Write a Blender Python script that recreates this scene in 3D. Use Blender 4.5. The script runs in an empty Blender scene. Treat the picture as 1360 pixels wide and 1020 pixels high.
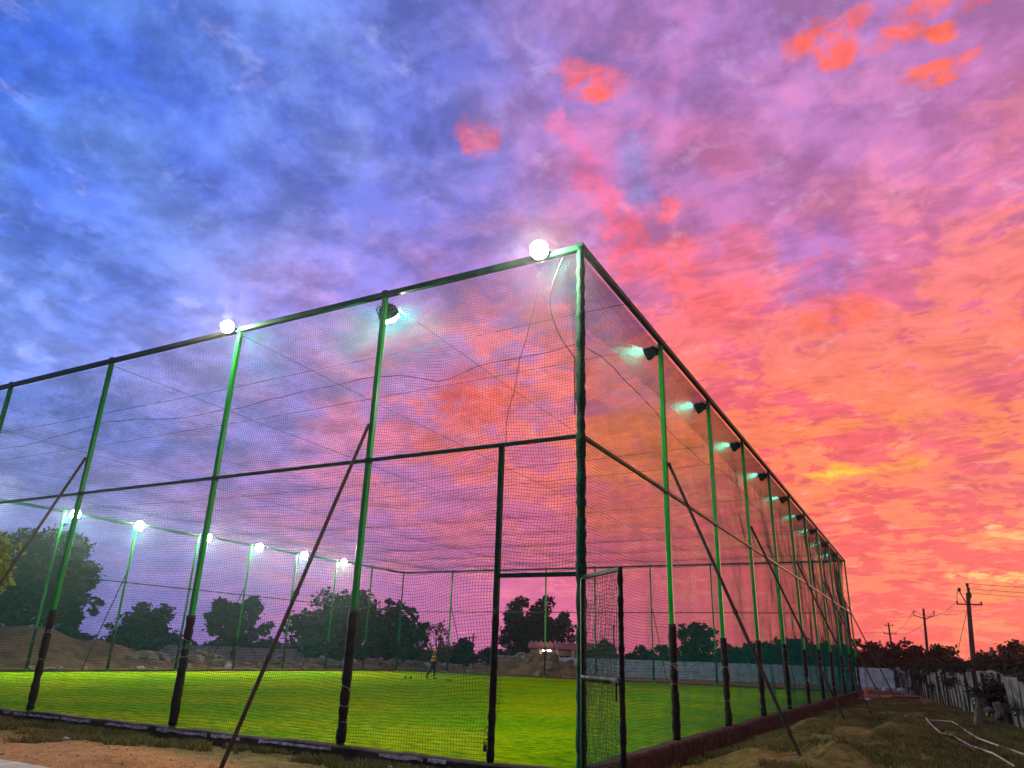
import bpy, bmesh, math, random
import numpy as np
from mathutils import Vector, Matrix
random.seed(7)
RNG = np.random.default_rng(7)
R = math.radians
S = bpy.context.scene
COL = S.collection

def lin(h):
    v = [i/255 for i in h]
    return tuple(c/12.92 if c <= .04045 else ((c+.055)/1.055)**2.4 for c in v)

# ------------------------------------------------------------------ camera
YAW, PITCH, ROLL = R(118.938), R(20.236), R(1.895)
cd = bpy.data.cameras.new('camera')
cd.sensor_width = 36; cd.lens = 975.4/1360*36; cd.clip_end = 4000; cd.clip_start = .05
cam = bpy.data.objects.new('camera', cd); COL.objects.link(cam)
fw = Vector((math.cos(PITCH)*math.cos(YAW), math.cos(PITCH)*math.sin(YAW), math.sin(PITCH)))
rt = Vector((math.sin(YAW), -math.cos(YAW), 0)); up = rt.cross(fw)
c, s = math.cos(ROLL), math.sin(ROLL)
rt, up = c*rt+s*up, -s*rt+c*up
M3 = Matrix((rt, up, -fw)).transposed()
cam.matrix_world = Matrix.Translation((4.052, -9.445, 1.5)) @ M3.to_4x4()
S.camera = cam
S.view_settings.view_transform = 'Standard'; S.view_settings.look = 'None'
S.view_settings.exposure = 0; S.view_settings.gamma = 1

# ------------------------------------------------------------------ world
def dirv(az, el):
    return Vector((math.cos(R(el))*math.cos(R(az)), math.cos(R(el))*math.sin(R(az)), math.sin(R(el))))
SKY=[(160.8,37.5,(52,105,235),(85,140,243),0.4),(151.8,39.3,(75,115,225),(98,138,234),0.5),(139.1,44.2,(95,110,210),(115,150,230),0.4),
(157.7,29.2,(70,115,225),(95,140,234),0.5),(148.4,33.3,(75,105,210),(105,140,230),0.5),(138.9,37.2,(85,110,210),(105,138,226),0.45),
(131.5,41.6,(95,130,225),(135,165,245),0.55),(122.9,42.4,(118,108,195),(150,130,210),0.4),(117.1,46.5,(128,115,195),(160,130,200),0.4),
(106.6,44.6,(165,115,185),(195,130,190),0.5),(98.3,43.6,(158,118,188),(180,134,198),0.3),(85.0,41.0,(165,120,188),(195,128,188),0.35),
(79.0,37.5,(185,125,190),(215,140,200),0.4),(125.1,35.4,(100,110,205),(130,140,220),0.4),(134.7,31.5,(115,125,215),(150,150,235),0.5),
(150.9,25.8,(95,125,220),(115,145,232),0.5),(142.5,24.6,(120,140,230),(132,155,238),0.5),(155.0,19.5,(105,140,235),(118,150,240),0.5),
(116.8,35.8,(125,120,200),(170,120,190),0.4),(109.2,36.1,(135,135,205),(215,115,170),0.4),(103.2,35.6,(195,110,170),(235,115,160),0.55),
(106.1,30.4,(215,105,150),(250,110,120),0.6),(95.0,30.8,(178,120,190),(192,128,192),0.22),(94.2,35.9,(165,120,188),(182,135,202),0.28),
(87.1,31.3,(195,125,185),(235,145,185),0.5),(80.5,31.4,(225,115,160),(255,130,125),0.5),(82.1,24.0,(235,110,125),(255,130,90),0.6),
(89.3,24.5,(225,110,140),(255,115,100),0.6),(100.4,23.8,(235,100,125),(255,105,95),0.6),(93.0,20.2,(246,92,100),(255,120,80),0.6),
(83.9,16.9,(220,105,130),(255,125,100),0.5),(99.8,17.0,(250,95,92),(255,128,78),0.6),(91.8,14.2,(252,104,80),(255,158,82),0.55),
(85.2,9.7,(240,105,108),(255,132,106),0.5),(93.3,6.1,(248,100,95),(255,125,110),0.4),(85.7,4.5,(250,110,98),(255,160,110),0.42),
(91.6,1.7,(240,95,110),(250,110,110),0.4),(108.6,13.9,(268,112,101),(268,140,97),0.55),(121.3,17.2,(247,126,161),(268,120,97),0.55),
(115.2,22.1,(206,132,201),(268,126,149),0.5),(130.2,21.3,(189,149,229),(258,138,172),0.4),(140.9,15.4,(161,161,247),(193,166,247),0.5),
(150.3,12.9,(132,161,258),(155,181,268),0.5),(131.9,9.7,(212,138,218),(258,143,189),0.5),(144.0,4.5,(133,123,206),(154,133,211),0.4),
(151.0,2.1,(120,115,195),(135,130,205),0.3),(123.1,6.8,(221,113,169),(242,133,169),0.4),(131.0,1.6,(175,118,200),(190,128,195),0.3),
(116.1,2.1,(221,111,169),(231,118,169),0.3),(106.1,4.5,(234,103,133),(247,113,133),0.3),(300,30,(118,114,128),(122,134,204),.4),
(30,28,(200,120,160),(232,138,144),.5),(35,2,(216,106,112),(240,138,128),.4),(210,30,(80,120,224),(120,160,240),.5),
(205,2,(112,112,184),(128,128,192),.3),(300,2,(120,104,168),(136,120,176),.3),(300,75,(112,112,140),(128,144,216),.4),
(120,75,(112,116,200),(154,140,208),.4)]
PATCH=[(112.2,42.4,0.0378,0.0302,(255,105,100),0.95),(113.7,43.8,0.0281,0.0169,(240,120,150),0.7),(123.0,38.5,0.0292,0.0233,(240,115,150),0.8),(91.5,42.9,0.0312,0.0191,(255,108,92),0.9),
(89.7,41.7,0.0293,0.0173,(255,106,88),0.9),(88.3,43.2,0.0254,0.0118,(250,110,110),0.8),(85.3,41.1,0.0217,0.0134,(255,108,92),0.95),(82.7,40.5,0.0164,0.0148,(255,112,85),0.95),
(83.3,42.3,0.0310,0.0114,(250,112,105),0.8),(79.5,41.4,0.0237,0.0079,(250,112,100),0.7),(83.2,38.1,0.0317,0.0125,(255,112,95),0.95),(115.4,40.0,0.0193,0.0193,(218,125,180),0.9),
(114.4,38.9,0.0194,0.0194,(212,116,175),0.9),(113.2,37.6,0.0234,0.0214,(218,112,170),0.9),(112.1,36.0,0.0235,0.0235,(226,112,164),0.9),(111.0,34.5,0.0237,0.0237,(234,112,156),0.9),
(110.1,32.9,0.0258,0.0258,(238,110,150),0.9),(109.0,31.4,0.0318,0.0278,(244,108,140),0.95),(108.1,29.4,0.0339,0.0299,(246,106,130),0.8),(105.6,33.4,0.0137,0.0352,(252,108,120),0.85),
(108.6,37.4,0.0232,0.0387,(138,140,205),0.6),(107.9,34.7,0.0176,0.0254,(142,140,206),0.6),(94.3,29.1,0.0487,0.0468,(180,118,188),0.85),(92.4,26.9,0.0315,0.0241,(184,118,186),0.7),
(94.5,25.8,0.0377,0.0245,(182,118,186),0.8),(93.0,24.3,0.0561,0.0224,(255,112,85),0.7),(94.5,12.8,0.0243,0.0047,(255,205,60),0.9),(93.5,13.1,0.0241,0.0046,(255,195,60),0.85),
(91.4,13.3,0.0638,0.0055,(255,165,80),0.8),(88.8,16.4,0.0449,0.0063,(255,150,85),0.7),(94.5,16.3,0.0564,0.0056,(255,150,90),0.6),(87.8,15.4,0.0355,0.0231,(225,98,118),0.7),
(84.1,18.4,0.0603,0.0224,(222,100,122),0.6),(86.2,11.7,0.0518,0.0345,(232,100,115),0.5),(86.8,5.7,0.0288,0.0042,(255,205,130),0.85),(84.9,5.6,0.0331,0.0066,(255,200,115),0.85),
(84.7,7.9,0.0251,0.0059,(255,200,130),0.8),(85.3,4.5,0.0413,0.0083,(255,160,95),0.6),(121.4,19.0,0.0614,0.0410,(255,100,90),0.8),(108.0,15.6,0.0603,0.0362,(255,120,78),0.5),
(108.6,15.1,0.0905,0.0503,(268,138,78),0.75),(103.9,15.5,0.0594,0.0396,(268,130,80),0.7),(110.4,10.5,0.0700,0.0300,(262,125,88),0.6),(109.0,19.7,0.0405,0.0405,(215,130,165),0.5),
(111.4,24.4,0.0304,0.0406,(190,130,190),0.5),(122.4,14.8,0.0713,0.0306,(262,125,105),0.6),(104.6,29.2,0.0395,0.0454,(248,108,118),0.85),(101.4,26.1,0.0509,0.0392,(250,106,108),0.8),
(99.5,30.3,0.0289,0.0481,(232,114,150),0.7)]
W = bpy.data.worlds.new('World'); S.world = W; W.use_nodes = True
nt = W.node_tree; nt.nodes.clear(); L = nt.links.new
def N(t, **k):
    n = nt.nodes.new(t)
    for a, b in k.items(): setattr(n, a, b)
    return n
def put(sock, v):
    if isinstance(v, bpy.types.NodeSocket): L(v, sock)
    else: sock.default_value = v
def ma(op, *ins):
    n = N('ShaderNodeMath', operation=op)
    for i, v in enumerate(ins): put(n.inputs[i], v)
    return n.outputs[0]
def vm(op, *ins):
    n = N('ShaderNodeVectorMath', operation=op)
    for i, v in enumerate(ins): put(n.inputs[i], v)
    return n.outputs['Value'] if op in ('DOT_PRODUCT', 'LENGTH') else n.outputs[0]
def smooth(v, a, b, c=0., d=1.):
    n = N('ShaderNodeMapRange', interpolation_type='SMOOTHSTEP')
    put(n.inputs[0], v); put(n.inputs[1], a); put(n.inputs[2], b); put(n.inputs[3], c); put(n.inputs[4], d)
    return n.outputs[0]
def noise(vec, scale, detail=4., rough=.55, dist=0., col=False):
    n = N('ShaderNodeTexNoise'); put(n.inputs['Vector'], vec)
    n.inputs['Scale'].default_value = scale; n.inputs['Detail'].default_value = detail
    n.inputs['Roughness'].default_value = rough; n.inputs['Distortion'].default_value = dist
    return n.outputs['Color' if col else 'Fac']
def mixc(f, a, b, mode='MIX'):
    n = N('ShaderNodeMix', data_type='RGBA', blend_type=mode)
    put(n.inputs[0], f); put(n.inputs[6], a); put(n.inputs[7], b)
    return n.outputs[2]
tc = N('ShaderNodeTexCoord')
dirn = vm('NORMALIZE', tc.outputs['Generated'])
sx = N('ShaderNodeSeparateXYZ'); L(dirn, sx.inputs[0])
den = ma('ADD', ma('MAXIMUM', sx.outputs[2], 0.0), .22)
cx = N('ShaderNodeCombineXYZ'); L(ma('DIVIDE', sx.outputs[0], den), cx.inputs[0]); L(ma('DIVIDE', sx.outputs[1], den), cx.inputs[1])
plane = cx.outputs[0]                        # the cloud deck seen in perspective
w1 = vm('SUBTRACT', noise(plane, 2.2, 3, .55, col=True), (.5, .5, .5))
w2 = vm('SUBTRACT', noise(plane, 9., 3, .6, col=True), (.5, .5, .5))
wd = vm('MULTIPLY_ADD', w1, (.10, .10, .07), vm('MULTIPLY_ADD', w2, (.045, .045, .03), dirn))
A = B = Cc = (0., 0., 0.)
K = 85.
first = True
for az, el, ca, cb, cov in SKY:
    d = dirv(az, el)*K
    w = ma('POWER', math.e, vm('DOT_PRODUCT', wd, tuple(d)))
    A = vm('MULTIPLY_ADD', w, lin(ca), A); B = vm('MULTIPLY_ADD', w, lin(cb), B)
    Cc = vm('MULTIPLY_ADD', w, (cov, 1., 0.), Cc)
sc = N('ShaderNodeSeparateXYZ'); L(Cc, sc.inputs[0])
inv = ma('DIVIDE', 1., sc.outputs[1])
def scale(v, f):
    n = N('ShaderNodeVectorMath', operation='SCALE'); put(n.inputs[0], v); put(n.inputs['Scale'], f); return n.outputs[0]
A = scale(A, inv); B = scale(B, inv); cov = ma('MULTIPLY', sc.outputs[0], inv)
# cloud cover: soft billows plus fine ripples running along the deck
mp = N('ShaderNodeMapping'); L(plane, mp.inputs[0]); mp.inputs['Rotation'].default_value = (0, 0, R(28)); mp.inputs['Scale'].default_value = (1., 1.75, 1.)
wavev = vm('MULTIPLY_ADD', w1, (.5, .5, 0), mp.outputs[0])
big = noise(plane, 4.2, 8, .62, .25)
rip = noise(wavev, 11., 6, .66, .35)
warm = N('ShaderNodeSeparateXYZ'); L(A, warm.inputs[0]); warm = smooth(warm.outputs[0], .36, .82, .06, 1.)   # low sun rakes the ripples on this side only
cl = ma('ADD', ma('MULTIPLY', big, .72), ma('ADD', .14, ma('MULTIPLY', ma('MULTIPLY', ma('SUBTRACT', rip, .5), warm), .5)))
th = ma('SUBTRACT', .70, ma('MULTIPLY', cov, .42))
soft = ma('MULTIPLY_ADD', warm, -.06, .085)
mask = smooth(ma('SUBTRACT', cl, th), ma('MULTIPLY', soft, -1.), soft)
colr = mixc(mask, A, B)
# named patches: lit clouds of their own
rag = vm('MULTIPLY_ADD', w1, (.05, .05, .03), vm('MULTIPLY_ADD', w2, (.05, .05, .04), dirn))
rag = vm('MULTIPLY_ADD', vm('SUBTRACT', noise(plane, 24., 4, .7, col=True), (.5, .5, .5)), (.026, .026, .018), rag)
pn = smooth(noise(plane, 20., 5, .66, .3), .36, .56, .25, 1.)
for az, el, rx, ry, col, al in PATCH:
    d = dirv(az, el); k = rx/ry
    zz = k/max(.5, math.cos(R(el)))
    e = vm('MULTIPLY_ADD', rag, (1., 1., zz), (-d.x, -d.y, -d.z*zz))
    m = ma('MULTIPLY_ADD', vm('LENGTH', e), -al/(rx*.5), al*2.45)
    m.node.use_clamp = True
    colr = mixc(ma('MULTIPLY', ma('MINIMUM', m, al), pn), colr, (*lin(col), 1.))
# light and dark mottling of the deck
mot = noise(plane, 7.5, 7, .64, .15)
rip2 = noise(wavev, 22., 4, .6, .5)
fade = smooth(sx.outputs[2], .0, .28, .25, 1.)           # the deck thins out into haze towards the horizon
val = ma('MULTIPLY_ADD', fade, ma('ADD', ma('MULTIPLY', smooth(mot, .34, .66, -.30, .27), ma('MULTIPLY_ADD', warm, -.55, 1.)), ma('MULTIPLY', warm, smooth(rip2, .36, .64, -.09, .10))), 1.)
colr = scale(colr, val)
# pale puffs
puff = smooth(noise(plane, 12., 6, .62, .3), .56, .74)
colr = mixc(ma('MULTIPLY', puff, .42), colr, mixc(.35, scale(colr, 1.35), (.95, .82, .95, 1.)))
# the clear twilight air behind the deck
sky = N('ShaderNodeTexSky', sky_type='NISHITA', sun_disc=False, sun_elevation=R(1.5), sun_rotation=R(90-72), altitude=200)
skyc = scale(sky.outputs[0], .06)
tot = vm('ADD', scale(colr, 1.05), scale(skyc, .12))
bg = N('ShaderNodeBackground'); L(tot, bg.inputs[0]); bg.inputs[1].default_value = 1.0
out = N('ShaderNodeOutputWorld'); L(bg.outputs[0], out.inputs[0])
W.cycles.sampling_method = 'MANUAL'; W.cycles.sample_map_resolution = 512
# ------------------------------------------------------------------ materials
def mat(name, colA, colB=None, scale=4., rough=.75, bump=0., detail=5., metallic=0., contrast=(.35, .65), stretch=(1, 1, 1), bscale=None, spec=.12):
    """Two colours broken up by noise in object space, with a little bump."""
    global nt, L
    m = bpy.data.materials.new(name); m.use_nodes = True
    nt = m.node_tree; L = nt.links.new
    b = nt.nodes['Principled BSDF']
    b.inputs['Roughness'].default_value = rough; b.inputs['Metallic'].default_value = metallic
    b.inputs['Specular IOR Level'].default_value = spec
    t = N('ShaderNodeTexCoord')
    mp = N('ShaderNodeMapping'); L(t.outputs['Object'], mp.inputs[0]); mp.inputs['Scale'].default_value = stretch
    v = mp.outputs[0]
    n1 = noise(v, scale, detail, .6)
    f = smooth(n1, contrast[0], contrast[1])
    a = (*colA, 1.); bb = (*(colB or tuple(c*.6 for c in colA)), 1.)
    L(mixc(f, a, bb), b.inputs['Base Color'])
    if bump:
        bn = N('ShaderNodeBump'); bn.inputs['Strength'].default_value = bump; bn.inputs['Distance'].default_value = .03
        L(noise(v, bscale or scale*4, 5, .6), bn.inputs['Height']); L(bn.outputs[0], b.inputs['Normal'])
    return m
M = {}
M['green_paint'] = mat('green_paint', (.002, .175, .016), (.004, .24, .024), 9, .34, .05, stretch=(1, 1, .25), spec=.12)
M['dark_green'] = mat('dark_green_paint', (.005, .048, .018), (.003, .028, .010), 11, .5, .1)
M['rail'] = mat('rail_paint', (.005, .034, .016), (.010, .06, .024), 6, .42, .06)
M['corner'] = mat('net_wrapped_post', (.008, .10, .035), (.004, .03, .014), 40, .7, .5, contrast=(.42, .58))
M['padding'] = mat('padding_wrap', (.008, .0076, .006), (.018, .016, .012), 14, .55, .35, stretch=(1, 1, .4))
M['tie'] = mat('tie_strip', (.20, .20, .18), (.12, .12, .11), 20, .6)
M['brace_rust'] = mat('rusty_brace', (.050, .027, .019), (.028, .017, .013), 8, .65, .2, stretch=(1, 1, 1))
M['brace_dark'] = mat('dark_brace', (.020, .020, .016), (.04, .03, .02), 8, .6, .2)
M['net'] = mat('net_twine', (.0, .11, .082), (.0, .085, .062), 3, .9, 0, spec=.0)
M['gate_net'] = mat('gate_twine', (.010, .035, .018), (.006, .022, .012), 3, .6)
M['cable'] = mat('cable', (.03, .03, .03), (.05, .05, .045), 5, .5)
M['housing'] = mat('lamp_housing', (.012, .012, .013), (.02, .02, .02), 6, .4)
M['kerb'] = mat('kerb_concrete', (.065, .045, .030), (.028, .020, .014), 5, .9, .5)
M['liner'] = mat('plastic_liner', (.36, .33, .31), (.13, .11, .10), 9, .5, .3)
M['bark'] = mat('bark', (.05, .035, .022), (.025, .018, .012), 10, .9, .6, stretch=(1, 1, .25))
M['wall'] = mat('precast_wall', (.40, .43, .43), (.27, .29, .29), 2.5, .9, .25)
M['slab'] = mat('stone_slab', (.23, .205, .18), (.10, .088, .075), 3.0, .95, .5, contrast=(.38, .7))
M['stone'] = mat('grey_stone', (.20, .17, .135), (.085, .066, .05), 2.2, .95, .6)
M['pale_stone'] = mat('pale_stone', (.42, .39, .36), (.25, .22, .2), 3, .95, .5)
M['earth'] = mat('bare_earth', (.175, .108, .048), (.085, .055, .026), .9, 1., .8, bscale=7)
M['wood'] = mat('weathered_wood', (.17, .12, .085), (.09, .06, .045), 6, .85, .4, stretch=(1, 1, .2))
M['pole_wood'] = mat('pole_concrete', (.095, .06, .048), (.05, .034, .03), 5, .9, .3, stretch=(1, 1, .3))
M['iron'] = mat('crossarm_iron', (.03, .026, .024), (.05, .035, .03), 8, .6)
M['ceramic'] = mat('insulator', (.03, .02, .018), (.05, .03, .025), 5, .3)
M['hose'] = mat('pale_hose', (.50, .42, .34), (.36, .29, .23), 7, .55, .1)
M['path'] = mat('path_concrete', (.36, .30, .25), (.25, .20, .16), 5, .9, .3)
M['pink_wall'] = mat('pink_parapet', (.62, .26, .25), (.48, .18, .18), 2, .85, .1)
M['cream'] = mat('cream_plaster', (.55, .44, .34), (.42, .32, .25), 2, .9, .1)
M['dark_open'] = mat('door_wood', (.05, .035, .03), (.03, .02, .018), 3, .7)
M['tile'] = mat('roof_tile', (.50, .26, .24), (.36, .18, .17), 6, .8, .2)
M['white_wall'] = mat('lime_wall', (.50, .47, .44), (.33, .30, .28), 1.5, .9, .2)
M['skin'] = mat('skin', (.16, .075, .045), (.13, .06, .036), 6, .6)
M['cap'] = mat('yellow_cap', (.50, .25, .025), (.38, .18, .02), 8, .8)
M['trousers'] = mat('dark_trousers', (.012, .012, .016), (.022, .022, .026), 8, .9)
M['shoe'] = mat('shoe', (.02, .02, .02), (.03, .03, .03), 8, .6)
M['black'] = mat('black_leather', (.015, .014, .013), (.025, .022, .02), 8, .6)

def leaf_mat(name, a, b, trans=.25):
    global nt, L
    m = mat(name, a, b, 1.3, .65, 0, 4, contrast=(.3, .7))
    nt = m.node_tree; L = nt.links.new
    p = nt.nodes['Principled BSDF']; o = [n for n in nt.nodes if n.type == 'OUTPUT_MATERIAL'][0]
    tr = N('ShaderNodeBsdfTranslucent'); src = p.inputs['Base Color'].links[0].from_socket; L(src, tr.inputs[0])
    mx = N('ShaderNodeMixShader'); mx.inputs[0].default_value = trans; L(p.outputs[0], mx.inputs[1]); L(tr.outputs[0], mx.inputs[2])
    L(mx.outputs[0], o.inputs[0]); return m
M['leaf_dark'] = leaf_mat('leaf_dark', (.010, .026, .008), (.020, .044, .012), .10)
M['leaf_mid'] = leaf_mat('leaf_mid', (.014, .040, .012), (.028, .066, .018), .12)
M['leaf_olive'] = leaf_mat('leaf_olive', (.16, .21, .035), (.26, .30, .06), .3)
M['leaf_black'] = leaf_mat('leaf_blackish', (.016, .026, .012), (.028, .04, .016), .1)  # near-black green foliage
M['leaf_red'] = leaf_mat('leaf_dry', (.11, .05, .04), (.08, .035, .03), .15)
M['dry_grass'] = leaf_mat('dry_grass', (.16, .12, .035), (.07, .085, .02), .2)

def shirt_mat():
    global nt, L
    m = mat('striped_shirt', (.02, .02, .02), (.03, .03, .03), 6, .8)
    nt = m.node_tree; L = nt.links.new
    p = nt.nodes['Principled BSDF']
    t = N('ShaderNodeTexCoord'); sp = N('ShaderNodeSeparateXYZ'); L(t.outputs['Object'], sp.inputs[0])
    f = ma('GREATER_THAN', ma('FRACT', ma('MULTIPLY', sp.outputs[2], 5.5)), .45)
    L(mixc(f, (.025, .022, .02, 1), (.40, .25, .03, 1)), p.inputs['Base Color']); return m
M['shirt'] = shirt_mat()

def lamp_mat(name, col, strength):
    m = bpy.data.materials.new(name); m.use_nodes = True
    t = m.node_tree; t.nodes.clear()
    e = t.nodes.new('ShaderNodeEmission'); e.inputs[0].default_value = (*col, 1); e.inputs[1].default_value = strength
    o = t.nodes.new('ShaderNodeOutputMaterial'); t.links.new(e.outputs[0], o.inputs[0]); return m
M['lamp'] = lamp_mat('lit_lamp', (.95, 1., .82), 2000.)
M['house_lamp'] = lamp_mat('lit_house_lamp', (1., .86, .55), 60.)

def turf_mat():
    global nt, L
    m = bpy.data.materials.new('turf'); m.use_nodes = True
    nt = m.node_tree; L = nt.links.new; b = nt.nodes['Principled BSDF']
    t = N('ShaderNodeTexCoord'); v = t.outputs['Object']
    mp = N('ShaderNodeMapping'); L(v, mp.inputs[0]); mp.inputs['Rotation'].default_value = (0, 0, R(-29)); mp.inputs['Scale'].default_value = (.45, 1., 1.)
    pile = noise(mp.outputs[0], 9.5, 7, .74)
    patch = noise(v, .22, 4, .6)
    fine = noise(v, 42., 3, .6)
    c1 = mixc(smooth(pile, .34, .64), (.026, .078, .0008, 1), (.125, .262, .002, 1))
    c2 = mixc(smooth(pile, .36, .64), (.068, .106, .0008, 1), (.240, .305, .002, 1))     # lighter, yellower pile in random patches
    cc = mixc(smooth(patch, .40, .62), c1, c2)
    cc = mixc(smooth(fine, .52, .72, 0, .5), cc, (.17, .26, .010, 1))
    cc = mixc(smooth(fine, .46, .26, 0, .6), cc, (.006, .026, .001, 1))
    L(cc, b.inputs['Base Color']); b.inputs['Roughness'].default_value = .9; b.inputs['Specular IOR Level'].default_value = .0
    bn = N('ShaderNodeBump'); bn.inputs['Strength'].default_value = .9; bn.inputs['Distance'].default_value = .05
    L(ma('ADD', pile, ma('MULTIPLY', fine, .5)), bn.inputs['Height']); L(bn.outputs[0], b.inputs['Normal'])
    return m
M['turf'] = turf_mat()

def ground_mat():
    global nt, L
    m = bpy.data.materials.new('ground'); m.use_nodes = True
    nt = m.node_tree; L = nt.links.new; b = nt.nodes['Principled BSDF']
    t = N('ShaderNodeTexCoord'); v = t.outputs['Object']
    sp = N('ShaderNodeSeparateXYZ'); L(v, sp.inputs[0])
    n1 = noise(v, .9, 6, .62); n2 = noise(v, 5., 6, .68); n3 = noise(v, 30., 4, .65)
    dirt = mixc(smooth(n2, .35, .65), (.40, .175, .060, 1), (.25, .11, .042, 1))
    dirt = mixc(smooth(n3, .55, .7, 0, .6), dirt, (.42, .24, .12, 1))
    dirt = mixc(smooth(n3, .44, .33, 0, .85), dirt, (.045, .020, .011, 1))
    grass = mixc(smooth(n2, .36, .64), (.085, .074, .017, 1), (.22, .150, .040, 1))
    grass = mixc(smooth(n3, .45, .3, 0, .7), grass, (.018, .02, .007, 1))
    grass = mixc(smooth(n3, .55, .72, 0, .6), grass, (.24, .17, .06, 1))
    # trodden bare strip in front of the cage, turf-side grass next to the kerb, red earth far along the fence
    front = smooth(ma('ADD', sp.outputs[1], ma('MULTIPLY_ADD', n1, 1.5, -.75)), -1.25, -1.75)
    farb = smooth(ma('ADD', sp.outputs[1], ma('MULTIPLY_ADD', n1, 22., -11.)), 25., 31.)
    spots = smooth(n1, .56, .66, 0, .8)
    f = ma('MINIMUM', 1., ma('ADD', ma('ADD', front, farb), spots))
    L(mixc(f, grass, dirt), b.inputs['Base Color']); b.inputs['Roughness'].default_value = 1.; b.inputs['Specular IOR Level'].default_value = .1
    bn = N('ShaderNodeBump'); bn.inputs['Strength'].default_value = 1.; bn.inputs['Distance'].default_value = .08
    L(ma('ADD', n2, ma('MULTIPLY', n3, .5)), bn.inputs['Height']); L(bn.outputs[0], b.inputs['Normal'])
    return m
M['ground'] = ground_mat()
# ------------------------------------------------------------------ mesh helpers
def link(o, parent=None):
    COL.objects.link(o)
    if parent is not None: o.parent = parent
    return o
def tag(o, label=None, cat=None, group=None, kind=None):
    if label: o['label'] = label
    if cat: o['category'] = cat
    if group: o['group'] = group
    if kind: o['kind'] = kind
    return o
def empty(name, loc=(0, 0, 0), rz=0.):
    o = bpy.data.objects.new(name, None); o.location = loc; o.rotation_euler = (0, 0, rz); o.empty_display_size = .2
    return link(o)
def np_mesh(name, V, Fq, m, parent=None, smooth=False):
    """V (n,3), Fq (k,3|4) -> linked object"""
    me = bpy.data.meshes.new(name); V = np.asarray(V, np.float32); Fq = np.asarray(Fq, np.int32)
    k = Fq.shape[1]
    me.vertices.add(len(V)); me.vertices.foreach_set('co', V.ravel())
    me.loops.add(Fq.size); me.loops.foreach_set('vertex_index', Fq.ravel())
    me.polygons.add(len(Fq)); me.polygons.foreach_set('loop_start', np.arange(0, Fq.size, k, dtype=np.int32))
    me.polygons.foreach_set('loop_total', np.full(len(Fq), k, np.int32))
    if smooth: me.polygons.foreach_set('use_smooth', np.ones(len(Fq), bool))
    me.update(calc_edges=True); me.validate()
    me.materials.append(m)
    return link(bpy.data.objects.new(name, me), parent)
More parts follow.
